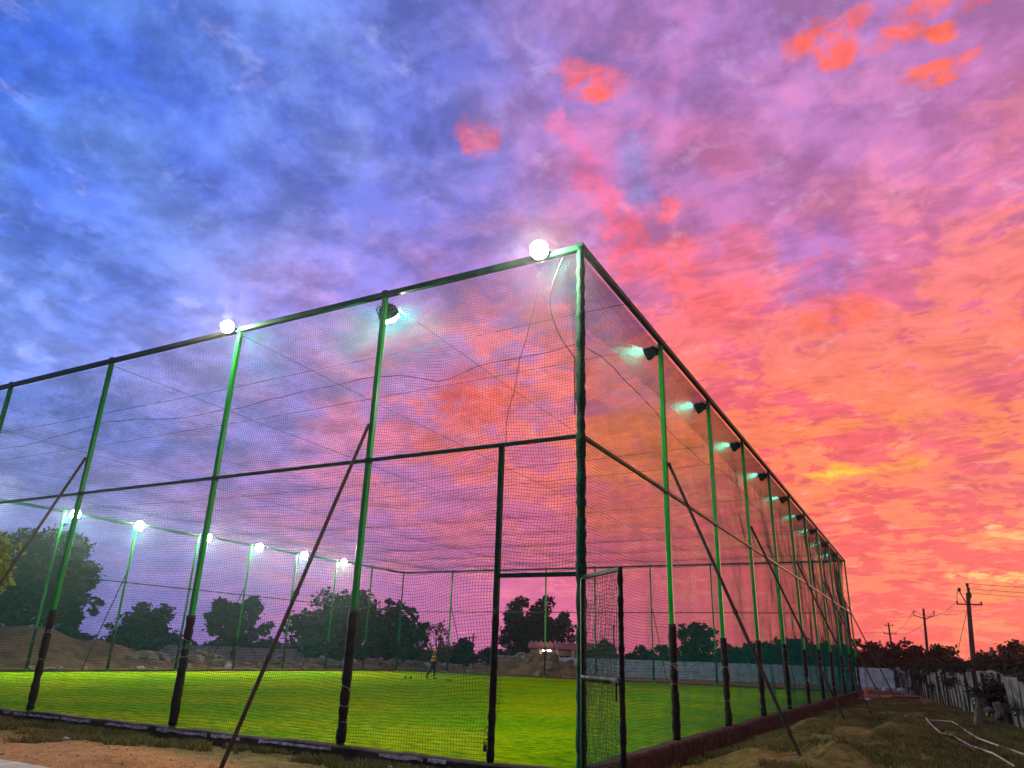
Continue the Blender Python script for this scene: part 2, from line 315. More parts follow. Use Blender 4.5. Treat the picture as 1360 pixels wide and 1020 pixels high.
class MB:
    def __init__(s): s.v = []; s.f = []
    def add(s, vs, fs):
        o = len(s.v); s.v += [tuple(map(float, v)) for v in vs]; s.f += [tuple(i+o for i in f) for f in fs]; return s
    def box(s, c, d, rot=None, taper=1., bev=0.):
        hx, hy, hz = d[0]/2, d[1]/2, d[2]/2
        if bev:                                       # chamfered upright edges and top
            ring = [(hx, hy-bev), (hx-bev, hy), (-hx+bev, hy), (-hx, hy-bev), (-hx, -hy+bev), (-hx+bev, -hy), (hx-bev, -hy), (hx, -hy+bev)]
            kx, ky = (hx-bev)/hx, (hy-bev)/hy
            vs = [Vector((x, y, -hz)) for x, y in ring]+[Vector((x*taper, y*taper, hz-bev)) for x, y in ring]+[Vector((x*taper*kx, y*taper*ky, hz)) for x, y in ring]
            fs = [tuple(range(7, -1, -1)), tuple(range(16, 24))]
            for r in (0, 8): fs += [(r+i, r+(i+1) % 8, r+8+(i+1) % 8, r+8+i) for i in range(8)]
        else:
            vs = [Vector((x*(taper if z > 0 else 1), y*(taper if z > 0 else 1), z)) for z in (-hz, hz) for x, y in ((-hx, -hy), (hx, -hy), (hx, hy), (-hx, hy))]
            fs = [(3, 2, 1, 0), (4, 5, 6, 7), (0, 1, 5, 4), (1, 2, 6, 5), (2, 3, 7, 6), (3, 0, 4, 7)]
        if rot is not None: vs = [rot @ v for v in vs]
        return s.add([v+Vector(c) for v in vs], fs)
    def tube(s, pts, r, n=8, cap=True):
        pts = [Vector(p) for p in pts]; rs = r if hasattr(r, '__len__') else [r]*len(pts)
        rings = []; prev = None
        for i, p in enumerate(pts):
            t = (pts[min(i+1, len(pts)-1)]-pts[max(i-1, 0)]).normalized()
            if prev is None:
                a = Vector((0, 0, 1)) if abs(t.z) < .9 else Vector((1, 0, 0)); a = (a-t*a.dot(t)).normalized()
            else: a = (prev-t*prev.dot(t)).normalized()
            prev = a; b = t.cross(a)
            rings.append([p+rs[i]*(math.cos(2*math.pi*k/n)*a+math.sin(2*math.pi*k/n)*b) for k in range(n)])
        vs = [v for r_ in rings for v in r_]; fs = []
        for i in range(len(pts)-1):
            for k in range(n): fs.append((i*n+k, i*n+(k+1) % n, (i+1)*n+(k+1) % n, (i+1)*n+k))
        if cap: fs += [tuple(range(n-1, -1, -1)), tuple((len(pts)-1)*n+k for k in range(n))]
        return s.add(vs, fs)
    def beam(s, a, b, w, h=None):
        """square section bar from a to b with chamfered long edges"""
        a, b = Vector(a), Vector(b); t = (b-a).normalized(); h = h or w
        u = Vector((0, 0, 1)) if abs(t.z) < .8 else Vector((0, 1, 0)); u = (u-t*u.dot(t)).normalized(); v = t.cross(u)
        c = .18
        prof = [(w/2, h/2*(1-c)), (w/2*(1-c), h/2), (-w/2*(1-c), h/2), (-w/2, h/2*(1-c)), (-w/2, -h/2*(1-c)), (-w/2*(1-c), -h/2), (w/2*(1-c), -h/2), (w/2, -h/2*(1-c))]
        vs = [p+x*v+y*u for p in (a, b) for x, y in prof]
        fs = [(k, (k+1) % 8, 8+(k+1) % 8, 8+k) for k in range(8)]+[tuple(range(7, -1, -1)), tuple(range(8, 16))]
        return s.add(vs, fs)
    def rock(s, c, d, seed=0, sub=2, jag=.25):
        bm = bmesh.new(); bmesh.ops.create_icosphere(bm, subdivisions=sub, radius=1.)
        rg = random.Random(seed); ax = [(Vector((rg.gauss(0, 1), rg.gauss(0, 1), rg.gauss(0, 1))).normalized(), rg.uniform(.55, .9)) for _ in range(9)]
        vs = []
        for v in bm.verts:
            p = v.co.copy()
            for n, k in ax:                            # planar chips make it a broken stone, not a ball
                e = p.dot(n)-k
                if e > 0: p -= n*e
            p *= 1+rg.uniform(-jag, jag)*.18
            vs.append(Vector((p.x*d[0]/2, p.y*d[1]/2, p.z*d[2]/2)))
        rot = Matrix.Rotation(rg.uniform(0, 6.28), 3, 'Z')
        fs = [tuple(v.index for v in f.verts) for f in bm.faces]; bm.free()
        return s.add([rot @ v+Vector(c) for v in vs], fs)
    def build(s, name, m, parent=None, smooth=False):
        me = bpy.data.meshes.new(name); me.from_pydata(s.v, [], s.f); me.update(); me.materials.append(m)
        if smooth: me.polygons.foreach_set('use_smooth', np.ones(len(me.polygons), bool))
        return link(bpy.data.objects.new(name, me), parent)
def hash2(ix, iy, seed):
    h = (ix.astype(np.int64)*374761393+iy.astype(np.int64)*668265263+seed*974711) & 0xffffffff
    h = ((h ^ (h >> 13))*1274126177) & 0xffffffff
    return ((h ^ (h >> 16)) & 0xffff)/65535.
def vnoise(x, y, seed=0):
    x = np.asarray(x, float); y = np.asarray(y, float)
    ix = np.floor(x); iy = np.floor(y); fx = x-ix; fy = y-iy
    fx = fx*fx*(3-2*fx); fy = fy*fy*(3-2*fy)
    a = hash2(ix, iy, seed); b = hash2(ix+1, iy, seed); c_ = hash2(ix, iy+1, seed); d = hash2(ix+1, iy+1, seed)
    return (a+(b-a)*fx)*(1-fy)+(c_+(d-c_)*fx)*fy-.5
def fbm(x, y, seed=0, o=4):
    s_ = 0; a = 1.
    for i in range(o): s_ = s_+a*vnoise(x*2**i+17*i, y*2**i-9*i, seed+i); a *= .5
    return s_
def sstep(x, a, b):
    t = np.clip((x-a)/(b-a), 0, 1); return t*t*(3-2*t)
CW, CL, CH, CM = 33.52, 41.12, 7.63, 4.5        # cage width, length, height, mid rail
def hg(x, y):
    """height of the ground: flat under the turf, hummocky beside it"""
    x = np.asarray(x, float); y = np.asarray(y, float)
    dx = np.maximum(np.maximum(x-0., -CW-x), 0); dy = np.maximum(np.maximum(-y, y-CL), 0)
    d = np.hypot(dx, dy)
    k = sstep(d, .15, 1.6)
    r = np.hypot(x-3, y-5)
    near = 1-sstep(r, 35, 80)
    h = k*near*(.14*fbm(x*.55, y*.55, 3, 3)+.07*fbm(x*2.4, y*2.4, 9, 3))
    h = h+sstep(x, .3, 1.6)*(1-sstep(x, 3.2, 4.8))*sstep(y, 1, 5)*(1-sstep(y, 15, 22))*(.14+.42*fbm(x*.6+3, y*.5, 21, 4))
    h = h+sstep(d, 90, 260)*1.0*fbm(x*.01, y*.01, 5, 3)
    return np.where(d <= 0, -.06, h-.06*(1-sstep(d, 0, .3))-.07*(x > 0)*(1-sstep(x, .4, 1.6)))
# ------------------------------------------------------------------ setting
def axis_grid(lo, hi, c0, c1, fine, grow):
    a = list(np.arange(c0, c1, fine)); st = fine; x = c0
    while x > lo: st *= grow; x -= st; a.insert(0, x)
    st = fine; x = a[-1]
    while x < hi: st *= grow; x += st; a.append(x)
    return np.array(a)
gx = axis_grid(-1800, 1800, -18, 8, .14, 1.16); gy = axis_grid(-1800, 1800, -7, 24, .14, 1.16)
X, Y = np.meshgrid(gx, gy)
V = np.stack([X.ravel(), Y.ravel(), hg(X, Y).ravel()], 1)
nx, ny = len(gx), len(gy); I = np.arange(nx*ny).reshape(ny, nx)
Fq = np.stack([I[:-1, :-1].ravel(), I[:-1, 1:].ravel(), I[1:, 1:].ravel(), I[1:, :-1].ravel()], 1)
tag(np_mesh('ground', V, Fq, M['ground'], smooth=True), 'bare brown earth and dry grass around the cage', kind='structure')
# turf
tx = np.linspace(-CW+.12, -.12, 140); ty = np.linspace(.12, CL-.12, 170); X, Y = np.meshgrid(tx, ty)
Z = .05+.012*fbm(X*.5, Y*.5, 4, 3)
I = np.arange(X.size).reshape(X.shape)
tag(np_mesh('turf', np.stack([X.ravel(), Y.ravel(), Z.ravel()], 1), np.stack([I[:-1, :-1].ravel(), I[:-1, 1:].ravel(), I[1:, 1:].ravel(), I[1:, :-1].ravel()], 1), M['turf'], smooth=True),
    'bright green floodlit turf inside the cage', kind='structure')
# kerb round the turf, cast in lengths with uneven tops
b = MB()
def kerb_run(p, q, w, h):
    p, q = Vector((*p, 0)), Vector((*q, 0)); n = max(2, int((q-p).length/.45)); t = (q-p).normalized(); s_ = Vector((-t.y, t.x, 0))
    vs = []; fs = []
    for i in range(n+1):
        c_ = p+(q-p)*i/n; j = random.uniform(-.016, .016); k = random.uniform(-.014, .014)
        prof = [(-w/2+k, -.25), (-w/2+k, h*.86+j), (-w/2+.03+k, h+j), (w/2-.03, h+j), (w/2, h*.86+j), (w/2, -.25)]
        vs += [c_+s_*a+Vector((0, 0, z)) for a, z in prof]
    for i in range(n):
        for k in range(5): fs.append((i*6+k, i*6+k+1, i*6+6+k+1, i*6+6+k))
    fs += [tuple(range(5, -1, -1)), tuple(n*6+k for k in range(6))]
    b.add(vs, fs)
kerb_run((.13, -.03), (-CW-.13, -.03), .2, .17); kerb_run((.05, CL+.1), (.05, .08), .22, .23)
kerb_run((-CW-.03, .08), (-CW-.03, CL+.1), .2, .13); kerb_run((-CW-.13, CL+.03+.1), (.13, CL+.03+.1), .2, .13)
kerb = tag(b.build('kerb', M['kerb']), 'low dark kerb edging the turf', kind='structure')
b = MB()                                               # pale plastic liner caught under the net, torn into lengths
x = -.2
while x > -20:
    l = random.uniform(.25, 1.5)
    if random.random() < .78:
        n = 6; vs = []; fs = []
        for i in range(n+1):
            xx = x-l*i/n; w = .022+.030*random.random()
            vs += [(xx, -.128-.004*random.random(), .135+.012*random.random()), (xx, -.139, .135-w), (xx, -.128, .135-w), (xx, -.118, .14)]
        for i in range(n):
            for k in range(4): fs.append((i*4+k, i*4+(k+1) % 4, i*4+4+(k+1) % 4, i*4+4+k))
        fs += [(0, 1, 2, 3), (n*4+3, n*4+2, n*4+1, n*4)]
        b.add(vs, fs)
    x -= l+random.uniform(.02, .45)
b.build('liner', M['liner'], kerb)
# concrete path at the lower left
b = MB(); vs = []; fs = []
n = 60
for i in range(n+1):
    xx = -30+28*i/n; e = -3.33+.05*fbm(xx*1.1, 3.1, 8, 3)
    vs += [(xx, -7.2, .06), (xx, e-.03, .06), (xx, e, .035), (xx, e, -.2)]
for i in range(n):
    for k in range(3): fs.append((i*4+k, i*4+4+k, i*4+5+k, i*4+1+k))
tag(b.add(vs, fs).build('path', M['path']), 'pale concrete path edge', kind='structure')

# earth mound and long rubble bank beyond the far side
def heap(name, pts, label, seed, res=.4):
    """pts: (x, y, radius, height) bumps unioned into one soft terrain skin"""
    P = np.array(pts, float); lo = (P[:, :2]-P[:, 2:3]).min(0)-1; hi = (P[:, :2]+P[:, 2:3]).max(0)+1
    gx = np.arange(lo[0], hi[0], res); gy = np.arange(lo[1], hi[1], res); X, Y = np.meshgrid(gx, gy); Z = np.full(X.shape, -.6)
    for px, py, r, h in pts:
        d = np.hypot(X-px, Y-py)/r; Z = np.maximum(Z, h*(1.02-d**1.25*1.05)) if False else np.maximum(Z, h*(np.cos(np.clip(d, 0, 1.25)*math.pi*.8)*.62+.38))
    Z = Z+.16*fbm(X*.5, Y*.5, seed, 3)+.10*fbm(X*1.9, Y*1.9, seed+5, 3)
    keep = Z > -.45
    I = np.arange(X.size).reshape(X.shape)
    q = np.stack([I[:-1, :-1], I[:-1, 1:], I[1:, 1:], I[1:, :-1]], -1); kf = keep[:-1, :-1] | keep[1:, 1:] | keep[:-1, 1:] | keep[1:, :-1]
    return tag(np_mesh(name, np.stack([X.ravel(), Y.ravel(), Z.ravel()], 1), q[kf], M['earth'], smooth=True), label, kind='structure')
heap('mound', [(-47.5, 19.8, 7.5, 2.25), (-51, 16, 6, 2.3), (-45, 23.3, 5, 1.55), (-43.4, 18.5, 4.5, .9), (-55, 12, 7, 2.2)], 'tall brown earth mound behind the far side', 31, .35)
bank = []
rg = random.Random(5)
for i in range(46):
    t = i/45; bx = -41.5+10.5*max(0, t-.55)/.45+rg.uniform(-1, 1)*1.2; by = 24+26*min(1, t/.8)+rg.uniform(-.8, .8)
    if t > .8: bx = -33+ (t-.8)/.2*9.0; by = 50.2+rg.uniform(-1.2, 1.2)
    bank.append((bx, by, rg.uniform(2., 3.2), rg.uniform(.2, .62)))
bank += [(-25.5, 49.6, 3.4, 1.75), (-27.6, 49.2, 3, 1.35), (-23.4, 50.5, 2.6, 1.2)]
heap('earth_bank', bank, 'low bank of dug earth beyond the turf', 44, .4)
def bank_h(x, y):
    z = 0.
    for px, py, r, h in bank:
        d = math.hypot(x-px, y-py)/r
        if d < 1.25: z = max(z, h*(math.cos(d*math.pi*.8)*.62+.38))
    return z
rocks = []
for i in range(84):
    px, py, r, h = bank[rg.randrange(len(bank))]; a = rg.uniform(0, 6.28); q = rg.uniform(.1, .9)*r
    rocks.append((px+q*math.cos(a)+.9, py+q*math.sin(a)-.9, rg.uniform(.45, 1.3)))
for i in range(12):
    rocks.append((-36.4+rg.uniform(-1.2, .8), rg.uniform(14, 46), rg.uniform(.25, .6)))
for i, (x, y, d) in enumerate(rocks):
    z = bank_h(x, y); pale = i % 11 == 0
    o = MB().rock((0, 0, 0), (d*rg.uniform(.8, 1.5), d*rg.uniform(.7, 1.2), d*rg.uniform(.5, .9)), i, 2, .3).build('boulder', M['pale_stone' if pale else 'stone'])
    o.location = (x, y, z+d*.12)
    tag(o, 'pale broken block in the rubble beyond the far side of the turf' if pale else 'rough brown-grey boulder in the rubble beyond the far side of the turf', 'boulder', 'pale blocks in the rubble' if pale else 'boulders in the rubble')

# ---- precast panel wall behind the far end
def panel_wall(A, B, h, nb, label, m):
    A, B = Vector(A), Vector(B); t = (B-A)/nb; ang = math.atan2(t.y, t.x); w = t.length
    r = empty('panel_wall', A); tag(r, label, 'wall')
    rot = Matrix.Rotation(ang, 3, 'Z')
    for i in range(nb+1):
        MB().box(t*i+Vector((0, 0, h/2)), (.18, .22, h+.10), rot, .94, .02).build('post', m, r)
    for i in range(nb):
        p = MB(); k = 4
        for j in range(k):
            p.box(t*(i+.5)+Vector((0, 0, h/k*(j+.5))), (w-.17, .07, h/k-.05), rot @ Matrix.Rotation(R((-7, 4, -3, 6)[j]), 3, 'X'), 1, .02)
            p.box(t*(i+.5)+Vector((0, 0, h/k*(j+.5))), (w-.17, .03, h/k+.0), rot)
        p.build('panel', m, r)
panel_wall((-33, 56.6, 0), (1.25, 57.2, 0), 1.42, 16, 'grey precast panel wall running behind the far end of the turf', M['wall'])
# lime-washed wall behind the rubble
r = empty('compound_wall', (-76, 44.3, 0)); tag(r, 'long pale compound wall low behind the rubble at the left', 'wall')
t = Vector((19.4, 10.7, 0)); rot = Matrix.Rotation(math.atan2(t.y, t.x), 3, 'Z')
MB().box(t/2+Vector((0, 0, .62)), (t.length, .2, 1.24), rot).build('wall_face', M['white_wall'], r)
MB().box(t/2+Vector((0, 0, 1.29)), (t.length+.1, .28, .1), rot, .97, .02).build('coping', M['white_wall'], r)
for i in range(9): MB().box(t*(i/8)+Vector((0, 0, .64)), (.3, .32, 1.28), rot, 1, .02).build('pier', M['white_wall'], r)

# ---- stone slab fence at the right
r = empty('slab_fence', (6.9, 11, 0)); tag(r, 'leaning grey stone slab fence running away along the right edge', 'fence')
A = Vector((6.9, 11, 0)); B = Vector((1.35, 56.3, 0)); n = 52; t = (B-A)/n
for i in range(n):
    h = 1.40+random.uniform(-.12, .1)
    rot = Matrix.Rotation(math.atan2(t.y, t.x)+R(9+random.uniform(-6, 6)), 3, 'Z') @ Matrix.Rotation(R(random.uniform(-1.8, 1.8)), 3, 'Y') @ Matrix.Rotation(R(random.uniform(-5, 5)), 3, 'X')
    w = random.uniform(.58, .64); p = MB(); k = 7
    vs = []; fs = []                                    # slab with an uneven outline and rounded, chipped arrises
    for j in range(k+1):
        z = -.25+(h+.25)*j/k; a = w/2*random.uniform(.93, 1.03); c2 = w/2*random.uniform(.93, 1.03); d = .035*random.uniform(.85, 1.15)
        if j == k: z += random.uniform(-.04, .04)
        vs += [Vector((-a, -d*.5, z)), Vector((-a*.9, -d, z)), Vector((c2*.9, -d, z)), Vector((c2, -d*.5, z)), Vector((c2, d*.5, z)), Vector((c2*.9, d, z)), Vector((-a*.9, d, z)), Vector((-a, d*.5, z))]
    for j in range(k):
        for q in range(8): fs.append((j*8+q, j*8+(q+1) % 8, j*8+8+(q+1) % 8, j*8+8+q))
    fs += [tuple(range(7, -1, -1)), tuple(k*8+q for q in range(8))]
    c_ = t*(i+.5); z0 = float(hg(A.x+c_.x, A.y+c_.y))
    p.add([rot @ v+c_+Vector((0, 0, z0)) for v in vs], fs); p.build('slab', M['slab'], r)
for i in range(n+1):                                   # narrow dark uprights added to draw the dark joints between slabs
    c_ = t*i; z0 = float(hg(A.x+c_.x, A.y+c_.y))
    MB().box(c_+Vector((-.075, 0, z0+.66)), (.10, .10, 1.5+random.uniform(-.08, .08)), Matrix.Rotation(R(random.uniform(-2, 2)), 3, 'Y'), .9, .015).build('joint_strip', M['brace_dark'], r)
p = MB()                                               # sagging tie wires along the slabs
for zz in (.45, .95): p.tube([t*i+Vector((-.06, 0, zz+.02*random.uniform(-1, 1))) for i in range(0, n+1)], .007, 5)
p.build('tie_wire', M['iron'], r)
# ------------------------------------------------------------------ the cage
cage = tag(empty('net_cage'), 'tall green steel frame cage hung with dark netting round the turf', 'net cage')
LX = [3.88, 7.60, 11.80, 15.90, 20.1, 24.3, 28.6]                    # posts of the left (front) face
RY = [4.11, 7.95, 11.85, 15.95, 20.05, 24.1, 28.1, 32.5, 37.0]       # posts of the right face
FY = [4.11*i for i in range(1, 10)]                                  # far-left face
FX = [4.14, 8.28, 12.45, 16.57, 20.48, 24.6, 28.74]                  # far end
posts = [(0, 0, 'corner')]+[(-x, 0, 'f') for x in LX]+[(-CW, 0, 'f')]+[(0, y, 'r') for y in RY]+[(0, CL, 'r')]+[(-CW, y, 'l') for y in FY]+[(-CW, CL, 'l')]+[(-x, CL, 'b') for x in FX]
def padding(x, y, zt, w, seed, parent):
    rg = random.Random(seed); p = MB(); n = 26; zs = [.20+(zt-.2)*i/n for i in range(n+1)]; rs = []
    ties = [rg.uniform(.3, zt-.1) for _ in range(5)]
    for z in zs:
        k = 1+.05*math.sin(z*5+seed)+rg.uniform(-.05, .05)
        for tz in ties:
            if abs(z-tz) < .05: k *= .84
        rs.append(w*k)
    p.tube([(x+rg.uniform(-.006, .006), y+rg.uniform(-.006, .006), z) for z in zs], rs, 10)
    o = p.build('padding', M['padding'], parent, True)
    q = MB()
    for tz in ties[:3]:
        a0 = rg.uniform(0, 6.28); q.tube([(x+(w*.93)*math.cos(a0+a*.35), y+(w*.93)*math.sin(a0+a*.35), tz+.01*math.sin(a)) for a in range(12)]+[(x+(w+.06)*math.cos(a0+4.2), y+(w+.06)*math.sin(a0+4.2), tz-.07)], .006, 5)
    q.build('tie', M['tie'], o)
for i, (x, y, k) in enumerate(posts):
    if k == 'corner':
        p = MB(); zs = np.linspace(-.1, CH-.02, 90); rg = random.Random(1)
        p.tube([(x+rg.uniform(-.004, .004), y+rg.uniform(-.004, .004), z) for z in zs], [.066+rg.uniform(-.009, .013) for z in zs], 9)
        o = p.build('corner_post', M['corner'], cage, True)
        MB().box((x, y, CH+.02), (.15, .15, .07), None, .9, .012).build('cap', M['dark_green'], o)
        continue
    w = .088 if k in 'fr' else .095
    o = MB().beam((x, y, -.1), (x, y, CH+.03), w).build('post', M['green_paint'], cage)
    padding(x, y, 2.05+.06*math.sin(i*2.3), .076, i+3, o)
    MB().box((x, y, .07), (.17, .17, .16), None, .85, .02).box((x+.05*math.cos(i), y-.09, .1), (.05, .06, .1), None, .8).build('foot', M['green_paint'], o)
    MB().box((x, y, CH+.055), (w+.02, w+.02, .03), None, .8).build('cap', M['dark_green'], o)
    MB().box((x, y, CM), (w+.012, w+.012, .09), None, 1, .01).build('bracket', M['dark_green'], o)
def rail(name, a, b, z, w, m, off):
    (ax, ay), (bx, by) = a, b
    MB().beam((ax+off[0], ay+off[1], z), (bx+off[0], by+off[1], z), w).build(name, m, cage)
cs = [(0, 0), (-CW, 0), (-CW, CL), (0, CL)]
for (a, b, off) in ((cs[0], cs[1], (0, -.03)), (cs[3], cs[0], (.03, 0)), (cs[1], cs[2], (-.03, 0)), (cs[2], cs[3], (0, .03))):
    rail('top_rail', a, b, CH-.03, .10, M['rail'], off)
    rail('mid_rail', a, b, CM, .055, M['rail'], (off[0]*.6, off[1]*.6))
# braces: every other post is propped outwards
def brace(a, b, m, w=.06):
    o = MB().tube([a, b], w/2, 8).build('brace', m, cage)
    A, B = Vector(a), Vector(b)
    for f in (.55, .72):
        c_ = A.lerp(B, f); t = (B-A).normalized(); MB().tube([c_-t*.03, c_+t*.03], w/2+.012, 8).build('clamp', M['iron'], o)
brace((-3.92, -.05, 5.13), (-4.2, -1.95, -.1), M['brace_rust']); brace((-11.85, -.05, 5.3), (-12.1, -2.0, -.1), M['brace_rust']); brace((-20.1, -.05, 5.2), (-20.3, -2., -.1), M['brace_rust'])
for y, fx, fy in ((4.11, 2.04, 3.95), (11.85, 2.1, 11.2), (20.05, 2.16, 17.9), (28.1, 2.45, 21.2), (37.0, 2.5, 28.4)):
    brace((.05, y+.05, 5.08), (fx, fy, float(hg(fx, fy))-.1), M['brace_dark'])
for y in FY[1::2]: brace((-CW-.05, y, 5.0), (-CW-2.5, y+.2, -.1), M['brace_dark'], .055)
for x in FX[0::2]: brace((-x, CL+.05, 5.0), (-x+.2, CL+2.4, -.1), M['brace_dark'], .055)

# ---- netting: every twine is a thin three-sided tube on a slack, wavy sheet
def twines(lines, r, e1, e2):
    """lines (n, m, 3) -> verts, quads of 3-sided tubes with cross-section axes e1, e2"""
    n, m, _ = lines.shape
    ring = np.stack([e1*r*math.cos(a)+e2*r*math.sin(a) for a in (math.pi/2, math.pi*7/6, math.pi*11/6)])   # (3,3)
    V = (lines[:, :, None, :]+ring[None, None]).reshape(-1, 3)
    I = np.arange(n*m*3).reshape(n, m, 3)
    a = I[:, :-1]; b = I[:, 1:]
    q = np.stack([a, np.roll(a, -1, 2), np.roll(b, -1, 2), b], -1).reshape(-1, 4)
    return V, q
def net_sheet(name, fn, U, Vv, cell, r, eu, ev, en, m, su=.45, sv=.45, hole=None, parent=None, seed=0):
    us = np.arange(U[0], U[1]+1e-6, cell); vs = np.arange(Vv[0], Vv[1]+1e-6, cell)
    parts = []
    def runs(lo, hi, st): return np.linspace(lo, hi, max(3, int((hi-lo)/st)+1))
    def emit(uu, vv, e1, e2):
        P = fn(uu, vv); parts.append(twines(P, r, e1, e2))
    if hole is None:
        vr = runs(Vv[0], Vv[1], sv); ur = runs(U[0], U[1], su)
        emit(*np.meshgrid(us, vr, indexing='ij'), eu, en); emit(*[g.T for g in np.meshgrid(ur, vs, indexing='ij')], ev, en)
    else:
        hu0, hu1, hv = hole                                     # doorway in the sheet from v=Vv[0] up to hv
        ins = us[(us > hu0) & (us < hu1)]; outs = us[(us <= hu0) | (us >= hu1)]
        emit(*np.meshgrid(outs, runs(Vv[0], Vv[1], sv), indexing='ij'), eu, en)
        emit(*np.meshgrid(ins, runs(hv, Vv[1], sv), indexing='ij'), eu, en)
        hi = vs[vs > hv]; lo = vs[vs <= hv]
        emit(*[g.T for g in np.meshgrid(runs(U[0], U[1], su), hi, indexing='ij')], ev, en)
        if hu0-U[0] > cell: emit(*[g.T for g in np.meshgrid(runs(U[0], hu0, su), lo, indexing='ij')], ev, en)
        if U[1]-hu1 > cell: emit(*[g.T for g in np.meshgrid(runs(hu1, U[1], su), lo, indexing='ij')], ev, en)
    Vs = []; Qs = []; o = 0
    for v, q in parts: Vs.append(v); Qs.append(q+o); o += len(v)
    return np_mesh(name, np.concatenate(Vs), np.concatenate(Qs), m, parent or cage)
ex, ey, ez = np.array([1., 0, 0]), np.array([0, 1., 0]), np.array([0, 0, 1.])
def slack(u, v, seed, a=.05, b=.05):
    return a*fbm(u*.55, v*.55, seed, 3), b*fbm(u*.5+5, v*.6, seed+7, 3)+.018*fbm(u*2.1, v*2.3, seed+3, 2), b*fbm(u*.6, v*.5+9, seed+13, 3)+.022*fbm(u*1.7, v*1.9, seed+23, 2)
def edge(v, lo, hi, w): return sstep(v, lo, lo+w)*(1-sstep(v, hi-w, hi))
def face_front(u, v):
    n, a, b = slack(u, v, 1, .10, .16); k = edge(v, .05, CH-.05, .7)
    bulge = .10*edge(v, .05, CM, 1.2)+.12*edge(v, CM, CH, 1.0)
    gq = np.exp(-((u+1.9)/1.4)**2)*edge(v, .3, CM+2.4, 1.)*.10           # gathered beside the doorway
    return np.stack([u+a*k+gq*np.sin(v*1.9), .07+(n+bulge)*k, v+b*k-gq*1.2*np.cos(u*2.2)], -1)
def face_right(u, v):
    n, a, b = slack(u, v, 2, .08, .10); k = edge(v, .05, CH-.05, .7)
    pin = sstep(u, CL-4.5, CL)*np.sin(np.clip(v/CH, 0, 1)*math.pi)**.55*.75      # pulled in before the far corner
    return np.stack([-.07-(n+.1*edge(v, CM, CH, 1.))*k, u+a*k-pin, v+b*k], -1)
def face_left(u, v):
    n, a, b = slack(u, v, 3, .08, .07); k = edge(v, .05, CH-.05, .7)
    return np.stack([-CW+.07+n*k, u+a*k, v+b*k], -1)
def face_back(u, v):
    n, a, b = slack(u, v, 4, .08, .07); k = edge(v, .05, CH-.05, .7)
    return np.stack([u+a*k, CL-.07+n*k, v+b*k], -1)
def roof(u, v):
    n, a, b = slack(u, v, 5, .07, .10); e = edge(u, -CW, 0, 1.2)*edge(v, 0, CL, 1.2)
    sag = .10*np.abs(np.sin(v/4.11*math.pi))+.08*np.abs(np.sin(u/4.14*math.pi))
    return np.stack([u+a*e, v+b*e, CH-.06-(sag*.8+.15+n)*e], -1)
net_sheet('side_net', face_front, (-CW+.05, -.06), (.17, CH-.08), .047, .0027, ex, ez, ey, M['net'], .30, .25, (-1.31, -.0, 2.56))
net_sheet('side_net', face_right, (.06, CL-.05), (.17, CH-.08), .047, .0025, ey, ez, ex, M['net'], .35, .30)
net_sheet('side_net', face_left, (.06, CL-.05), (.15, CH-.08), .055, .0016, ey, ez, ex, M['net'], .8, .7)
net_sheet('side_net', face_back, (-CW+.05, -.06), (.15, CH-.08), .055, .0016, ex, ez, ey, M['net'], .8, .7)
net_sheet('roof_net', roof, (-CW+.05, -.05), (.05, CL-.05), .065, .0012, ex, ey, ez, M['net'], .6, .6)
net_sheet('glow_catch_net', roof, (-.85, -.05), (.05, CL-.05), .030, .0017, ex, ey, ez, M['net'], .3, .5)  # second, denser net strip added to catch lamp light as a glow
net_sheet('glow_catch_net', roof, (-CW+.05, -CW+1.3), (.05, CL-.05), .04, .0018, ex, ey, ez, M['net'], .3, .6)  # same added strip along the far-left rail, there for the lamp glow
# roof cables the net hangs from, and seam ropes worked into it
def rope(name, pts, r=.009, m='cable'): return MB().tube(pts, r, 6).build(name, M[m], cage)
for y in RY[0::2]+[2.0, 14.0]:
    rope('roof_cable', [(x, y+.02*math.sin(x), CH-.10-.20*math.sin(math.pi*(-x)/CW)) for x in np.linspace(0, -CW, 24)], .006)
for x in LX[0::2]+LX[1:2]:
    rope('roof_cable', [(-x+.02*math.sin(y), y, CH-.12-.22*math.sin(math.pi*y/CL)) for y in np.linspace(0, CL, 28)], .006)
def on(fn, u, v): return [tuple(p) for p in fn(np.array(u, float), np.array(v, float))]
rope('seam_rope', on(face_front, np.linspace(-CW+.1, -.1, 120), [6.0+.10*math.sin(u*.9) for u in np.linspace(-CW, 0, 120)]), .006)
rope('seam_rope', on(face_front, [-1.32-.55*(1-abs(1-t*1.0))*0-.0+.9*0+(-.0)+ (.55*t) for t in np.linspace(0, 1, 30)], np.linspace(CM, CH-.5, 30)), .006)
rope('seam_rope', on(face_right, np.linspace(.2, CL-1, 120), [6.1+.12*math.sin(u*.7) for u in np.linspace(0, CL, 120)]), .006)
# slack supply lead hanging beside the corner post
rope('lead', [(-.30-.22*math.sin(math.pi*t), -.02, CH-.12-1.45*t) for t in np.linspace(0, 1, 16)]+[(-.09, -.03, CH-1.9), (-.075, -.05, CH-2.8)], .010)
